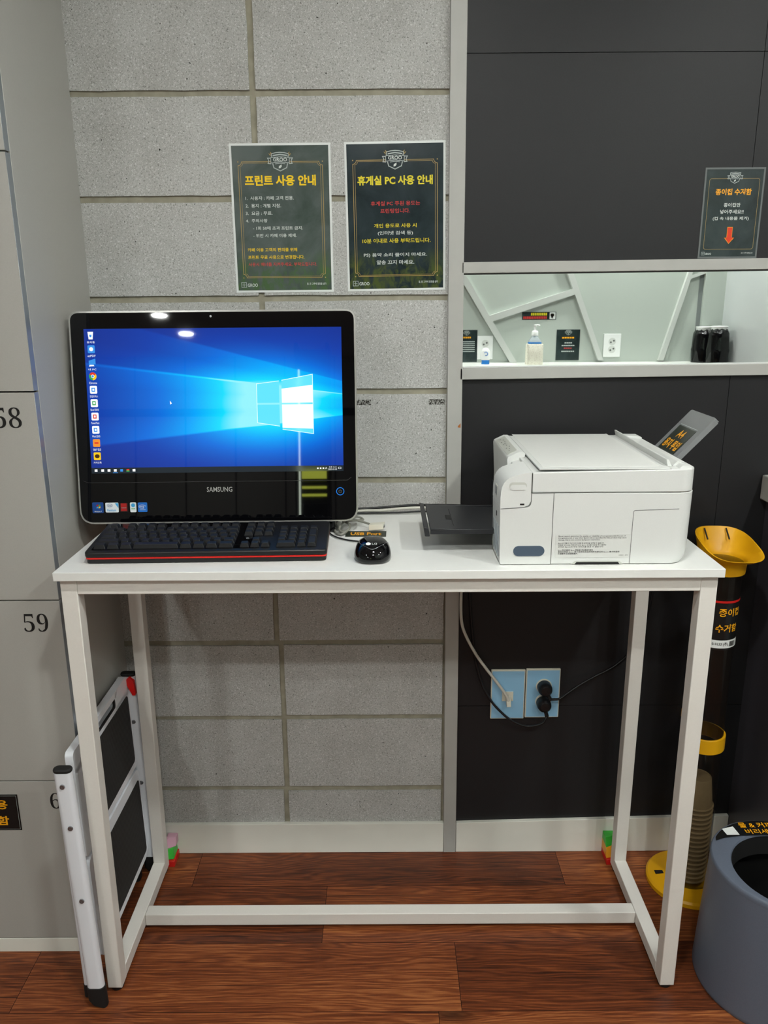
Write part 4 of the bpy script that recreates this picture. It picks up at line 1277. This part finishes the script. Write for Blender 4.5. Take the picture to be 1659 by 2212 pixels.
b.ext([P(SL - .004, ya + .004, 0.0022), P(SL, ya + .004, 0.0022), P(SL, yb - .004, 0.0022), P(SL - .004, yb - .004, 0.0022)], sn * 0.0085, M_SMOKE)
sup = b.build('paper_support', pr, bevel=0.0008, label='smoky grey slanted paper support')
fsu = frame(P(0, ya, -0.0006), (0, 1, 0), sd)
q_ = fsu(0.01, 0.01, 0)
fU = lambda u, v, q=0.0: P(v, yb - u, -0.0004 - q)
# label facing the front of the printer, read from the tray side
fL = lambda u, v, q=0.0: P(v, ya + (0.122 - u), -0.0004 - q)
b = MB(); b.ext([fL(u, v) for u, v in ((0.018, 0.034), (0.104, 0.034), (0.104, 0.094), (0.018, 0.094))], -sn * 0.0004, M_GREENST)
b.text('A4', lambda u, v: fL(u, v, .0009), (.046, .068, .076, .086), M_TO, 0.02)
b.text('용지 투입', lambda u, v: fL(u, v, .0009), (.024, .040, .098, .062), M_TO, 0.03)
b.stroke([(.018, .097), (.104, .097)], .0008, lambda u, v: fL(u, v, .0004), M_SILV)
b.build('support_label', sup)
# output tray
b = MB()
TYa, TYb = -0.3530, -0.1700
zt_ = lambda x: 0.9735 + (0.2380 - x) * 0.045
b.hexa([(0.0830, TYa, zt_(0.083) - .0035), (0.2370, TYa + .004, zt_(0.237) - .0035), (0.2370, TYb - .004, zt_(0.237) - .0035), (0.0830, TYb, zt_(0.083) - .0035),
        (0.0830, TYa, zt_(0.083)), (0.2370, TYa + .004, zt_(0.237)), (0.2370, TYb - .004, zt_(0.237)), (0.0830, TYb, zt_(0.083))], M_TRAY)
b.box(0.0840, 0.2370, TYa + .001, TYa + .0045, zt_(0.09) - .012, zt_(0.09) - .002, M_TRAY)
b.box(0.0840, 0.2370, TYb - .0045, TYb - .001, zt_(0.09) - .012, zt_(0.09) - .002, M_TRAY)
ty = b.build('output_tray', pr, bevel=0.001, label='black output tray')
b = MB(); b.hexa([(0.0735, TYa - .002, zt_(.078) - .016), (0.0830, TYa - .002, zt_(.078) - .016), (0.0830, TYb + .002, zt_(.078) - .016), (0.0735, TYb + .002, zt_(.078) - .016),
                  (0.0705, TYa - .002, zt_(.078) + .003), (0.0800, TYa - .002, zt_(.078) + .0008), (0.0800, TYb + .002, zt_(.078) + .0008), (0.0705, TYb + .002, zt_(.078) + .003)], M_TRAY)
b.build('tray_end', ty, bevel=0.0015)
b = MB(); b.box(0.1180, 0.1280, -0.285, -0.255, zt_(.123) - .001, zt_(.123) + .0006, M_INK)
b.box(0.1285, 0.1297, -0.325, -0.205, zt_(.129) - .001, zt_(.129) + .0005, M_INK)
b.build('tray_latch', ty)

# ================================================================== WALL SOCKETS, PLUGS
def plate_obj(name, label, x0, x1, z0, z1):
    r = thing(name, label, 'socket', ((x0 + x1) / 2, 0, (z0 + z1) / 2))
    b = MB(); b.box(x0, x1, -0.0075, -0.0005, z0, z1, M_IVORY); b.build('plate', r, bevel=0.0018)
    f = frame((0, -0.0078, 0), (1, 0, 0), (0, 0, 1))
    b = MB(); b.flat([(x0 + .0025, z0 + .0025), (x1 - .0025, z0 + .0025), (x1 - .0025, z1 - .0035), (x0 + .0025, z1 - .0035)], f, M_BLUEFILM); b.build('protective_film', r, label='pale blue protective film')
    return r


s1 = plate_obj('network_outlet', 'blue filmed wall plate with a network jack under the desk', 0.2570, 0.3405, 0.3850, 0.5180)
MB().box(0.2845, 0.3120, -0.0100, -0.0076, 0.4350, 0.4605, M_IVORY).build('jack_insert', s1, bevel=0.0006)
s2 = plate_obj('power_outlet', 'blue filmed double power socket with two black plugs under the desk', 0.3425, 0.4265, 0.3880, 0.5200)
for z in (0.4745, 0.4335):
    MB().lathe([(0.0195, 0), (0.0195, 0.0016), (0.0180, 0.0022)], (0, 0, 0), M_IVORY, 28).build('socket_ring', s2)
    o = [c for c in s2.children][-1]
    me = o.data
    for q in me.vertices:
        p = q.co + V(ORG[s2]); q.co = V((0.3865 + p.x, -0.0078 - p.z, z + p.y)) - ORG[s2]


def plug(name, label, c, down, path, cat='plug'):
    r = thing(name, label, cat, c)
    c = V(c)
    b = MB(); prof = [(0.0175, 0.002), (0.0175, 0.016), (0.0160, 0.024), (0.0110, 0.029), (0.0001, 0.030)]
    rings = [[c + V((rr_ * math.cos(2 * math.pi * i / 24), -z, rr_ * math.sin(2 * math.pi * i / 24))) for i in range(24)] for rr_, z in prof]
    b.loft(rings, M_BLACK, True, True)
    b.build('plug_body', r, bevel=0.0008)
    d = V(down).normalized()
    b = MB(); b.tube([c + V((0, -.014, 0)) + d * 0.008, c + V((0, -.016, 0)) + d * 0.020, c + V((0, -.017, 0)) + d * 0.032], 0.0058, M_BLACK, 10, flat=.8)
    b.build('strain_relief', r)
    b = MB(); b.tube(spline([c + V((0, -.017, 0)) + d * 0.030] + path), 0.0031, M_CABLEB); b.build('cord', r, smooth=80)


plug('power_plug', 'black plug in the upper hole of the blue socket with its cord rising right', (0.3865, -0.0090, 0.4745), (.45, 0, -.9),
     [(0.4080, -.030, 0.4500), (0.4230, -.030, 0.4520), (0.4400, -.027, 0.4640), (0.4740, -.020, 0.4850), (0.5100, -.016, 0.5050), (0.5600, -.014, 0.5350), (0.6100, -.012, 0.5950), (0.6300, -.012, 0.70), (0.6350, -.012, 0.80)])
plug('power_plug', 'black plug in the lower hole of the blue socket with its cord sweeping left', (0.3860, -0.0090, 0.4320), (.25, 0, -.97),
     [(0.3900, -.030, 0.3980), (0.3830, -.032, 0.3870), (0.3620, -.032, 0.3790), (0.3350, -.030, 0.3790), (0.3050, -.028, 0.3930), (0.2780, -.024, 0.4160), (0.2560, -.020, 0.4420), (0.2350, -.014, 0.4800), (0.2180, -.009, 0.54), (0.2080, -.007, 0.61), (0.1990, -.007, 0.72), (0.1960, -.012, 0.86)])
nc = thing('network_lead', 'pale cable hanging down the charcoal wall into the network jack', 'cable', (0.30, 0, 0.45))
b = MB(); b.tube(spline([(0.2990, -.022, 0.4380), (0.2930, -.022, 0.4560), (0.2700, -.020, 0.4900), (0.2430, -.018, 0.5260), (0.2180, -.017, 0.5620), (0.1950, -.017, 0.6050), (0.1820, -.017, 0.6400), (0.1780, -.018, 0.6800), (0.1780, -.02, 0.76), (0.1800, -.034, 0.88)]), 0.0036, M_CABLEW)
b.build('cord', nc, smooth=80)
b = MB(); b.hexa([(0.2935, -0.030, 0.4290), (0.3045, -0.030, 0.4290), (0.3045, -0.0095, 0.4370), (0.2935, -0.0095, 0.4370),
                  (0.2935, -0.025, 0.4420), (0.3045, -0.025, 0.4420), (0.3045, -0.0095, 0.4520), (0.2935, -0.0095, 0.4520)], M_IVORY); b.build('jack_plug', nc, bevel=0.001)

# ================================================================== STEP LADDER
sl_ = thing('step_ladder', 'folded white step ladder with black treads leaning between locker and desk', 'step ladder', (-0.6, -0.27, 0))


def stile(b, p0, p1, hx, hy, m, cap=True):
    """oval tube between two points, half widths hx (across) and hy (along the ladder width)"""
    pr_ = [(x, y) for x, y in rrect(-hx, -hy, hx, hy, min(hx, hy) * 0.95, 5)]
    return b.loft([[V(p0) + V((x, y, 0)) for x, y in pr_], [V(p1) + V((x, y, 0)) for x, y in pr_]], m)


def lean(z, y):
    """x of the front frame at height z"""
    return -0.5940 - 0.0140 * z / 0.54


NYs, FYs = -0.4690, -0.0760
for y, top in ((NYs, 0.5440), (FYs, 0.5440)):
    b = MB(); stile(b, (lean(0.048, y), y, 0.048), (lean(top, y), y, top), 0.0172, 0.0095, M_LADDER)
    lg = b.build('leg', sl_, smooth=50)
    b = MB(); stile(b, (lean(top, y), y, top - 0.0003), (lean(top, y), y, top + 0.008), 0.0178, 0.0102, M_RUBBER); b.build('end_cap', lg, bevel=0.003)
    b = MB(); pr_ = rrect(-0.0185, -0.0110, 0.0185, 0.0110, 0.009, 5)
    b.loft([[V((lean(.05, y) + x, y + yy, 0.0500)) for x, yy in pr_], [V((lean(.02, y) + x, y + yy, 0.0190)) for x, yy in pr_],
            [V((lean(0, y) + 0.004 + x * .8, y + yy * .9, 0.0060 if x < 0 else 0.0005)) for x, yy in pr_]], M_RUBBER)
    b.build('rubber_foot', lg, bevel=0.0015)
    b = MB()
    for z in (0.517, 0.427, 0.262):
        x = lean(z, y) + (-0.001 if z > .5 else 0.002)
        sg = -1
        b.lathe([(0.0052, 0), (0.0046, 0.0022), (0.0016, 0.0024), (0.0012, 0.0015)], (0, 0, 0), M_GREYMETAL, 16)
        k = len(b.v) - 64
        for i in range(k, len(b.v)):
            p = b.v[i]; b.v[i] = V((x + p.x, y - 0.0094 - p.z, z + p.y))
    b.build('rivet', lg)
# rear frame folded against the locker
for y in (NYs + 0.030, FYs - 0.026):
    b = MB(); stile(b, (-0.6240, y, 0.030), (-0.6285, y, 0.430), 0.0065, 0.0120, M_LADDER); lg = b.build('rear_leg', sl_, smooth=50)
    b = MB(); stile(b, (-0.6240, y, 0.0005), (-0.6240, y, 0.0305), 0.0078, 0.0135, M_RUBBER); b.build('rubber_foot', lg)
b = MB(); b.box(-0.6300, -0.6190, NYs + 0.042, FYs - 0.040, 0.060, 0.085, M_LADDER); b.build('rear_crossbar', sl_, bevel=0.003)
# treads standing upright


def tread(z0, z1, yn, yf, x, hole, nm):
    b = MB()
    prof = rrect(yn, z0, yf, z1, 0.020, 6)
    xo = lambda z: x - 0.030 * (z - 0.06) * 0.6
    if hole:
        hz0, hz1 = z1 - 0.036, z1 - 0.014
        b.ext([(xo(z) - .016, y, z) for y, z in rrect(yn, z0, yf, hz0, 0.008, 6)], (0.016, 0, 0), M_LADDER)
        hy0, hy1 = yn + .10, yf - .085
        b.ext([(xo(z) - .016, y, z) for y, z in rrect(yn, hz0 - .012, hy0, z1, 0.010, 6)], (0.016, 0, 0), M_LADDER)
        b.ext([(xo(z) - .016, y, z) for y, z in rrect(hy1, hz0 - .012, yf, z1, 0.010, 6)], (0.016, 0, 0), M_LADDER)
        b.ext([(xo(z) - .016, y, z) for y, z in rrect(hy0 - .012, hz1, hy1 + .012, z1, 0.004, 6)], (0.016, 0, 0), M_LADDER)
    else:
        b.ext([(xo(z) - .016, y, z) for y, z in prof], (0.016, 0, 0), M_LADDER)
    o = b.build(nm, sl_, bevel=0.004, seg=3)
    b = MB(); top = z1 - (0.046 if hole else 0.028)
    b.ext([(xo(z) - .001, y, z) for y, z in rrect(yn + .038, z0 + .018, yf - .010, top, 0.008, 5)], (0.0022, 0, 0), M_TREAD)
    b.build('tread_mat', o, label='black ribbed rubber mat')
    if hole:
        b = MB(); hm = rrect(hy0, hz0, hy1, hz1, 0.008, 5)
        b.tube([(xo(z) - .0035, y, z) for y, z in hm + hm[:1]], 0.0032, M_RUBBER, 8); b.box(x - .034, x - .024, hy0, hy1, hz0, hz1, M_RUBBER); b.build('carry_handle', o)
    return o


tread(0.3130, 0.5500, NYs + 0.050, FYs - 0.012, -0.6000, True, 'upper_step')
tread(0.0640, 0.3080, NYs + 0.050, FYs - 0.012, -0.5975, False, 'lower_step')
b = MB(); b.ext([(-0.6130, FYs - .016, 0.536), (-0.5925, FYs - .016, 0.536), (-0.5905, FYs - .016, 0.500), (-0.5975, FYs - .016, 0.500)], (0, 0.0150, 0), M_REDP)
b.ext([(-0.6130, FYs - .016, 0.536), (-0.602, FYs - .016, 0.547), (-0.5925, FYs - .016, 0.536)], (0, 0.0150, 0), M_REDP)
b.build('lock_catch', sl_, bevel=0.0015, label='red locking catch')
b = MB(); b.ext([(-0.6330, NYs + .016, 0.500), (-0.6050, NYs + .016, 0.535), (-0.6000, NYs + .016, 0.470), (-0.6300, NYs + .016, 0.470)], (0, 0.006, 0), M_LADDER); b.build('hinge_bracket', sl_, bevel=0.002)

# ================================================================== COLOURED WEDGES behind the desk legs
M_PINKF = mat('pink_film', (205, 160, 178), 0.3); M_GRNF = mat('green_film', (60, 180, 60), 0.35); M_REDF = mat('red_film', (200, 32, 28), 0.35); M_YELF = mat('orange_film', (240, 165, 40), 0.35)
for nm, x0, x1, lab, cm in (('plastic_wedge', -0.568, -0.543, 'small pink, green and red plastic wedge behind the left rear desk leg', (M_REDF, M_GRNF, M_PINKF)),
                            ('plastic_wedge', 0.557, 0.586, 'small green, orange and red plastic wedge behind the right rear desk leg', (M_REDF, M_YELF, M_GRNF))):
    r = thing(nm, lab, 'wedge', ((x0 + x1) / 2, -0.03, 0))
    ya_, yb_ = -0.0620, -0.0115
    MB().box(x0, x1, ya_, yb_, 0.0, 0.016, cm[0]).build('lower_strip', r, bevel=0.001)
    MB().hexa([(x0, ya_ + .004, 0.0164), (x1 - .003, ya_ + .010, 0.0164), (x1 - .003, yb_, 0.0164), (x0, yb_, 0.0164), (x0, ya_ + .010, 0.042), (x1 - .006, ya_ + .022, 0.042), (x1 - .006, yb_, 0.042), (x0, yb_, 0.042)], cm[1]).build('middle_strip', r, bevel=0.001)
    MB().hexa([(x0, ya_ + .012, 0.0424), (x1, ya_ + .026, 0.0424), (x1, yb_, 0.0424), (x0, yb_, 0.0424), (x0, ya_ + .024, 0.064), (x1, ya_ + .034, 0.064), (x1, yb_, 0.064), (x0, yb_, 0.064)], cm[2]).build('upper_strip', r, bevel=0.001)

# ================================================================== PAPER CUP COLLECTOR
TC = V((0.7415, -0.1200, 0))
cc = thing('cup_collector', 'tall smoky tube for used paper cups with yellow funnel, clamp and base', 'cup collector', TC)
b = MB(); b.lathe([(0.0985, 0.0005), (0.0985, 0.010), (0.094, 0.015), (0.060, 0.0185), (0.052, 0.0185), (0.052, 0.0050), (0.0001, 0.0050)], TC, M_YEL, 56); b.build('base', cc)
b = MB()
q = TC + V((-0.068, 0.010, 0.0178)); b.box(q.x - .010, q.x + .010, q.y - .006, q.y + .006, q.z - .002, q.z + .0008, M_INK); b.build('screw_hole', cc)
b = MB(); b.lathe([(0.0435, 0.0055), (0.0435, 0.836)], TC, M_TUBE, 40, False, False); b.build('tube', cc, smooth=80)
b = MB(); b.lathe([(0.0436, 0.3800), (0.0482, 0.3800), (0.0482, 0.4160), (0.0436, 0.4160)], TC, M_YEL, 40, False, False)
b.box(TC.x - .008, TC.x + .008, TC.y + .046, -0.0005, 0.386, 0.408, M_YEL); b.build('clamp', cc, bevel=0.001)
# funnel
b = MB(); rings = []; inner = []
for k, (tz, rx, ry, oy, tilt, e) in enumerate(((0.8130, .0485, .0485, 0, 0, 2), (0.8380, .0490, .0490, 0, 0, 2), (0.8430, .0515, .0520, 0, .02, 2), (0.8530, .0570, .0640, .0, .10, 2.3), (0.8660, .0590, .0760, .0, .19, 2.7), (0.8740, .0610, .0820, .0, .21, 3.0))):
    ring = []; ri = []
    for i in range(56):
        a = 2 * math.pi * i / 56; c, s_ = math.cos(a), math.sin(a)
        x = rx * math.copysign(abs(c) ** (2 / e), c); y = ry * math.copysign(abs(s_) ** (2 / e), s_)
        z = tz + tilt * y - (tilt * .10 * x)
        ring.append(TC + V((x + .002 * k, y + oy, z)))
        ri.append(TC + V((x * (1 - .0028 / rx) + .002 * k, y * (1 - .0028 / ry) + oy, z + (0.0004 if k == 5 else 0))))
    rings.append(ring); inner.append(ri)
b.loft(rings + inner[::-1], M_YEL, False, False); fn = b.build('funnel', cc, smooth=60)
b = MB()
for x in (-.016, .033):
    pA, pB = TC + V((x, .0560, 0.8680)), TC + V((x - .001, .0775, 0.8880))
    d_ = V((0, -.0050, .0014))
    b.hexa([pA + d_ + V((-.0012, -.002, 0)), pA + d_ + V((.0012, -.002, 0)), pA + d_ + V((.0012, .0, -.002)), pA + d_ + V((-.0012, 0, -.002)),
            pB + d_ + V((-.0012, -.002, 0)), pB + d_ + V((.0012, -.002, 0)), pB + d_ + V((.0012, .0, -.002)), pB + d_ + V((-.0012, 0, -.002))], M_INK)
b.build('slot', fn)
b = MB(); bow = lambda z0, z1, m, r, a0, a1: b.loft([[TC + V((r * math.cos(math.radians(a0 + (a1 - a0) * i / 16)), r * math.sin(math.radians(a0 + (a1 - a0) * i / 16)), z)) for i in range(17)] for z in (z0, z1)], m, False, False, False)
bow(0.640, 0.7500, M_STICK, .0440, 195, 345)
bow(0.7510, 0.7560, M_REDF, .0441, 195, 345)
cyl = lambda u, v: TC + V((.0446 * math.cos(math.radians(-90 + math.degrees(u / .0446))), .0446 * math.sin(math.radians(-90 + math.degrees(u / .0446))), v))
b.text('종이컵', cyl, (-.014, 0.7195, .0385, 0.7385), M_TO, 0.02)
b.text('수거함', cyl, (-.018, 0.6825, .0350, 0.7015), M_TO, 0.02)
b.build('tube_sticker', cc, label='black sticker with orange lettering')
b = MB(); bow(0.6450, 0.6640, M_PAPER, .0447, 215, 335)
cy2 = lambda u, v: cyl(u, v) + (cyl(u, v) - TC - V((0, 0, v))).normalized() * .0008
b.text('0-9133 (주).', cy2, (-.022, 0.6500, .014, 0.6590), M_INK, 0.01)
for i in range(9):
    b.flat([(.0165 + i * .0018, 0.649), (.0165 + i * .0018 + .0010, 0.649), (.0165 + i * .0018 + .0010, 0.661), (.0165 + i * .0018, 0.661)], cy2, M_INK)
b.build('number_label', cc, label='white number label with a bar code')
# used cups nested upside down in the tube
cu0 = thing('paper_cup', 'topmost upturned paper cup of the stack in the smoky tube', 'paper cup', TC + V((0, 0, 0.2240)), 'paper cups in the tube')
b = MB(); O = TC + V((0, 0, 0.2240))
b.lathe([(0.0385, 0.0), (0.0398, 0.0015), (0.0385, 0.0030), (0.0370, 0.0035), (0.0290, 0.0720), (0.0275, 0.0735), (0.0262, 0.0720), (0.0001, 0.0715)], O, M_CUP, 36, False, True); b.build('cup_wall', cu0, smooth=40)
b = MB(); b.lathe([(0.0385, -.0016), (0.0402, 0.0), (0.0402, 0.0018), (0.0385, 0.0032)], O, M_CUP, 36, False, False); b.build('rim', cu0)
for i in range(1, 17):
    c_ = dup(cu0, TC + V((0, 0, 0.2240 - i * 0.0125)))
    c_['label'] = 'upturned paper cup nested below the topmost one in the tube'

# ================================================================== WASTE BIN
BC = V((0.8050, -0.4080, 0))
bn = thing('waste_bin', 'grey round plastic bin with a wide hole in its lid at right', 'bin', BC)
HB = 0.2800
b = MB(); b.lathe([(0.1480, 0.0), (0.1500, 0.004), (0.1500, 0.010), (0.1385, HB - 0.010)], BC, M_BIN, 72, True, False)
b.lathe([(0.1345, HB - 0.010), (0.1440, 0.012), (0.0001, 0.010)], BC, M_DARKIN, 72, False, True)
b.build('bin_body', bn, smooth=50)
b = MB()
seg = 72
ho = V((0.006, -0.020, 0)); hr = 0.1110
def cr(r, z, off=V((0, 0, 0)), k=0.0):
    return [BC + off + V((r * math.cos(2 * math.pi * i / seg), r * math.sin(2 * math.pi * i / seg), z)) for i in range(seg)]
b.loft([cr(0.1386, HB - .010), cr(0.1390, HB - .002), cr(0.1370, HB + .003), cr(0.1350, HB + .0040), cr(hr + .002, HB + .0020, ho), cr(hr, HB - .002, ho)], M_BIN, False, False)
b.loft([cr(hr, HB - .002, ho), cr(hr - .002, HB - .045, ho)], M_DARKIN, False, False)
b.build('bin_lid', bn, smooth=50)
b = MB()
la = [(0.1330 * math.cos(math.radians(a)), 0.1330 * math.sin(math.radians(a))) for a in range(43, 148, 5)]
inn = [(x, .0720 + (0.012 - .00) * (1 - abs(x - .0) / .12)) for x in (-0.100, -0.06, 0, 0.05, 0.085)]
poly = la + [(-0.110, .0690), (-0.088, .0780), (-0.050, .0850), (0, .0865), (0.05, .0840), (0.086, .0760)]
b.ext([BC + V((x, y, HB + .0046)) for x, y in poly], (0, 0, .0010), M_STICK)
fb = lambda u, v: BC + V((u, v, HB + .0064))
b.text('물 & 커피', fb, (-0.042, .1080, .030, .1260), M_TO, 0.012)
b.text('버리세요', fb, (-0.036, .0880, .032, .1040), M_TO, 0.012)
b.flat([(-0.080, .0850), (-0.053, .0850), (-0.056, .1130), (-0.083, .1050)], fb, M_PAPER)
b.build('lid_label', bn, label='black label with orange lettering')

# ================================================================== THINGS SEEN IN THE MIRROR
SHZ = 1.077
def bars(b, f, rows):
    for u0, u1, v0, v1, n, m in rows:
        for i in range(n):
            k = (u1 - u0) / n
            b.flat([(u0 + i * k, v0), (u0 + (i + .8) * k, v0), (u0 + (i + .8) * k, v1), (u0 + i * k, v1)], f, m)




def mini(name, lab, pl, pr_, pt, pb, rows, em=True):
    a, c = op((pl + 0.0), pt), op(pr_, pb)
    x0, x1, z1, z0 = a.x, c.x, a.z, c.z
    r = thing(name, lab, 'sign', ((x0 + x1) / 2, YO, (z0 + z1) / 2))
    w_, h_ = x1 - x0, z1 - z0
    f = frame((x1, YO, z0), (-1, 0, 0), (0, 0, 1))
    b = MB(); b.ext([f(0, 0, .0005), f(w_, 0, .0005), f(w_, h_, .0005), f(0, h_, .0005)], (0, .0010, 0), M_POST3); b.build('sheet', r)
    b = MB(); bars(b, lambda u, v: f(u * w_, v * h_, .0021), rows)
    if em:
        emblem(b, lambda u, v, q=0: f(u, v, .0022 + q), w_ * .5, h_ * .91, w_ * .3, False)
    b.build('print', r)


ln = [(.25, .78, .71, .76, 5, M_TO), (.33, .66, .55, .585, 4, M_TW), (.22, .78, .465, .50, 7, M_TW), (.33, .68, .38, .41, 4, M_TR), (.22, .78, .275, .31, 7, M_TW)]
mini('shelf_sign', 'small dark green sign with an orange heading behind the pump bottle in the mirror', 1203, 1250, 712, 778, ln)
mini('shelf_sign', 'small dark green sign cut by the left end of the mirror', 985, 1030, 713, 782,
     [(.30, .85, .74, .79, 6, M_TO), (.12, .85, .62, .65, 12, M_TW), (.12, .88, .56, .585, 12, M_TW), (.12, .9, .50, .525, 12, M_TW), (.12, .85, .44, .465, 12, M_TW), (.12, .88, .38, .405, 12, M_TW), (.12, .8, .32, .345, 12, M_TW)])
mini('strip_sign', 'narrow black sign with yellow and red lines seen in the mirror', 1128, 1201, 674, 690.5,
     [(.27, .75, .54, .88, 9, M_TY2), (.27, .97, .10, .44, 14, M_TR), (.02, .235, .06, .94, 1, M_PAPER), (.06, .19, .42, .78, 1, M_GOLD), (.09, .16, .2, .42, 1, M_INK)], False)
for nm, lab, pl, prr, pt, pb in (('wall_outlet', 'white double wall outlet right of the green sign in the mirror', 1304.5, 1338, 721, 771), ('wall_outlet', 'white double wall outlet behind the small soap bottle in the mirror', 1031.5, 1063.5, 725.5, 776)):
    a, c = op(pl, pt), op(prr, pb)
    r = thing(nm, lab, 'socket', ((a.x + c.x) / 2, YO, (a.z + c.z) / 2))
    b = MB(); b.box(a.x, c.x, YO + .0004, YO + .009, c.z, a.z, M_WHITE); b.build('plate', r, bevel=.0015)
    for k in (.67, .33):
        z = c.z + (a.z - c.z) * k; b = MB()
        b.disc(((a.x + c.x) / 2, YO + .009, z), .0185, (0, 1, 0), M_LABELGREY, .0012)
        for dx_ in (-.0095, .0095):
            b.disc(((a.x + c.x) / 2 + dx_ * .8, YO + .0102, z + dx_ * .4), .0048, (0, 1, 0), M_PRNSEAM, .0006, 10)
        b.build('socket_hole', r)
# pump bottle in a woven cover
p_ = op(1153, 786, .14); bx = p_.x; by = YO + .14
pb_ = thing('pump_bottle', 'white pump sanitizer bottle in a woven cream cover, seen in the mirror', 'bottle', (bx, by, SHZ))
M_CLEAR = mat('clear_plastic', (225, 232, 234), 0.08, alpha=0.35); M_CREAM = mat('cream_weave', (232, 226, 208), 0.6); M_BLUE = mat('blue_label', (20, 120, 205), 0.35)
t = NT(M_CREAM); o = t.objco(); vv_ = t.voro(t.mapv(o, (1, .3, 1)), 170); t.link(t.ramp(vv_, [(0.1, rgb((190, 180, 160))), (0.35, rgb((238, 233, 218)))]), t.b.inputs['Base Color'])
b = MB(); b.loft([[V((bx + x, by + y, SHZ + z)) for x, y in rrect(-.041 + i, -.030 + i, .041 - i, .030 - i, .010, 4)] for z, i in ((0.0005, .001), (.004, 0), (.098, .001), (.101, .003))], M_CREAM); b.build('cover', pb_)
b = MB(); b.loft([[V((bx + x, by + y, SHZ + z)) for x, y in rrect(-w1, -w1 * .75, w1, w1 * .75, w1 * .4, 4)] for z, w1 in ((.1012, .032), (.112, .0315), (.124, .024), (.135, .015), (.141, .013))], M_CLEAR); b.build('bottle_shoulder', pb_, smooth=60)
b = MB(); b.loft([[V((bx + x, by + y, SHZ + z)) for x, y in rrect(-.0325, -.0247, .0325, .0247, .012, 4)] for z in (.1014, .1085)], M_BLUE); b.build('label_band', pb_, label='blue label band')
b = MB(); b.lathe([(.0165, .1405), (.0165, .158), (.012, .1640), (.0055, .1660), (.0055, .186), (.008, .187), (.008, .193), (.0001, .194)], (bx, by, SHZ), M_WHITE, 20)
b.tube([(bx - .004, by, SHZ + .190), (bx + .012, by, SHZ + .1915), (bx + .0230, by, SHZ + .188)], .0042, M_WHITE, 8); b.build('pump', pb_, smooth=50)
q = op(1048.5, 784, .11); bx, by = q.x, YO + .11
sb = thing('soap_bottle', 'small white squeeze bottle with a blue foot, seen in the mirror', 'bottle', (bx, by, SHZ))
b = MB(); b.lathe([(.019, .0005), (.020, .003), (.0195, .018), (.0205, .021)], (bx, by, SHZ), M_BLUE, 24, sy=.6); b.build('foot_cap', sb, label='blue cap')
b = MB(); b.lathe([(.0215, .0214), (.0250, .030), (.0255, .045), (.0225, .064), (.015, .077), (.0001, .081)], (bx, by, SHZ), M_WHITE, 24, sy=.6); b.build('body', sb, smooth=60)
b = MB(); fz = frame((bx, by + .0165, SHZ), (-1, 0, 0), (0, 0, 1)); b.stroke(arc(0, .052, .009, 20, 300, 12), .003, fz, M_BLUE); b.build('emblem', sb)
for nm, lab, pxc, dep, r_, h_ in (('cup_sleeve', 'black wrapped sleeve of white cups behind the other one in the mirror', 1514, .075, .053, .152), ('cup_sleeve', 'black wrapped sleeve of white cups in front beside the glossy panel in the mirror', 1547, .168, .054, .158)):
    q = op(pxc, 785, dep); bx, by = q.x, YO + dep
    cs = thing(nm, lab, 'cups', (bx, by, SHZ))
    b = MB(); rings = []
    for z, k in ((.0005, .95), (.05, .97), (.065, 1.0), (.075, .97), (h_ * .8, .94), (h_ * .93, .90), (h_, .80), (h_ + .006, .70)):
        rings.append([V((bx + r_ * k * (1 + .03 * math.sin(7 * a + z * 60)) * math.cos(a), by + r_ * k * (1 + .03 * math.sin(7 * a + z * 60)) * math.sin(a), SHZ + z + (.006 * math.sin(9 * a) if z > h_ * .95 else 0))) for a in [2 * math.pi * i / 36 for i in range(36)]])
    b.loft(rings, M_GLOSS); b.build('wrapper', cs, smooth=60)
    b = MB(); b.lathe([(.034, h_ - .004), (.0385, h_ + .018), (.040, h_ + .022), (.0385, h_ + .024), (.034, h_ + .018), (.0001, h_ + .018)], (bx, by, SHZ), M_WHITE, 28); b.build('cup', cs)

# lit display case across the room, reflected in the screen glass
M_LED = mat('led_strip', (240, 250, 240), 0.5, emit=(240, 255, 235), es=12.0); M_CASE = mat('case_glow', (190, 200, 80), 0.5, emit=(205, 215, 80), es=10.0)
dc = thing('display_case', 'yellow lit shelf case across the room, reflected at the lower right of the screen', 'display case', (-0.425, -4.65, 0))
X0d, X1d = -0.525, -0.325
MB().box(X0d - .03, X1d + .03, -4.80, -4.52, 0.0, 0.10, M_PANEL).build('plinth', dc, bevel=.003)
MB().box(X0d - .03, X1d + .03, -4.80, -4.775, 0.10, 2.25, M_PANEL).build('back_panel', dc)
for x in (X0d - .03, X1d + .005):
    MB().box(x, x + .025, -4.775, -4.52, 0.10, 2.25, M_PANEL).build('side_panel', dc, bevel=.002)
for z in (0.62, 0.86, 1.04, 1.215, 1.32):
    MB().box(X0d - .004, X1d + .004, -4.774, -4.54, z, z + .018, M_PANEL).build('shelf', dc)
MB().box(X0d, X1d, -4.774, -4.77, 1.236, 1.312, M_CASE).build('lit_back', dc)
MB().box(X0d, X1d, -4.774, -4.77, 1.165, 1.185, M_CASE).build('lit_back', dc)
MB().box(X0d, X1d, -4.774, -4.77, 1.105, 1.125, M_CASE).build('lit_back', dc)
MB().box(X0d - .002, X0d + .010, -4.532, -4.522, 0.95, 2.05, M_LED).build('light_strip', dc)
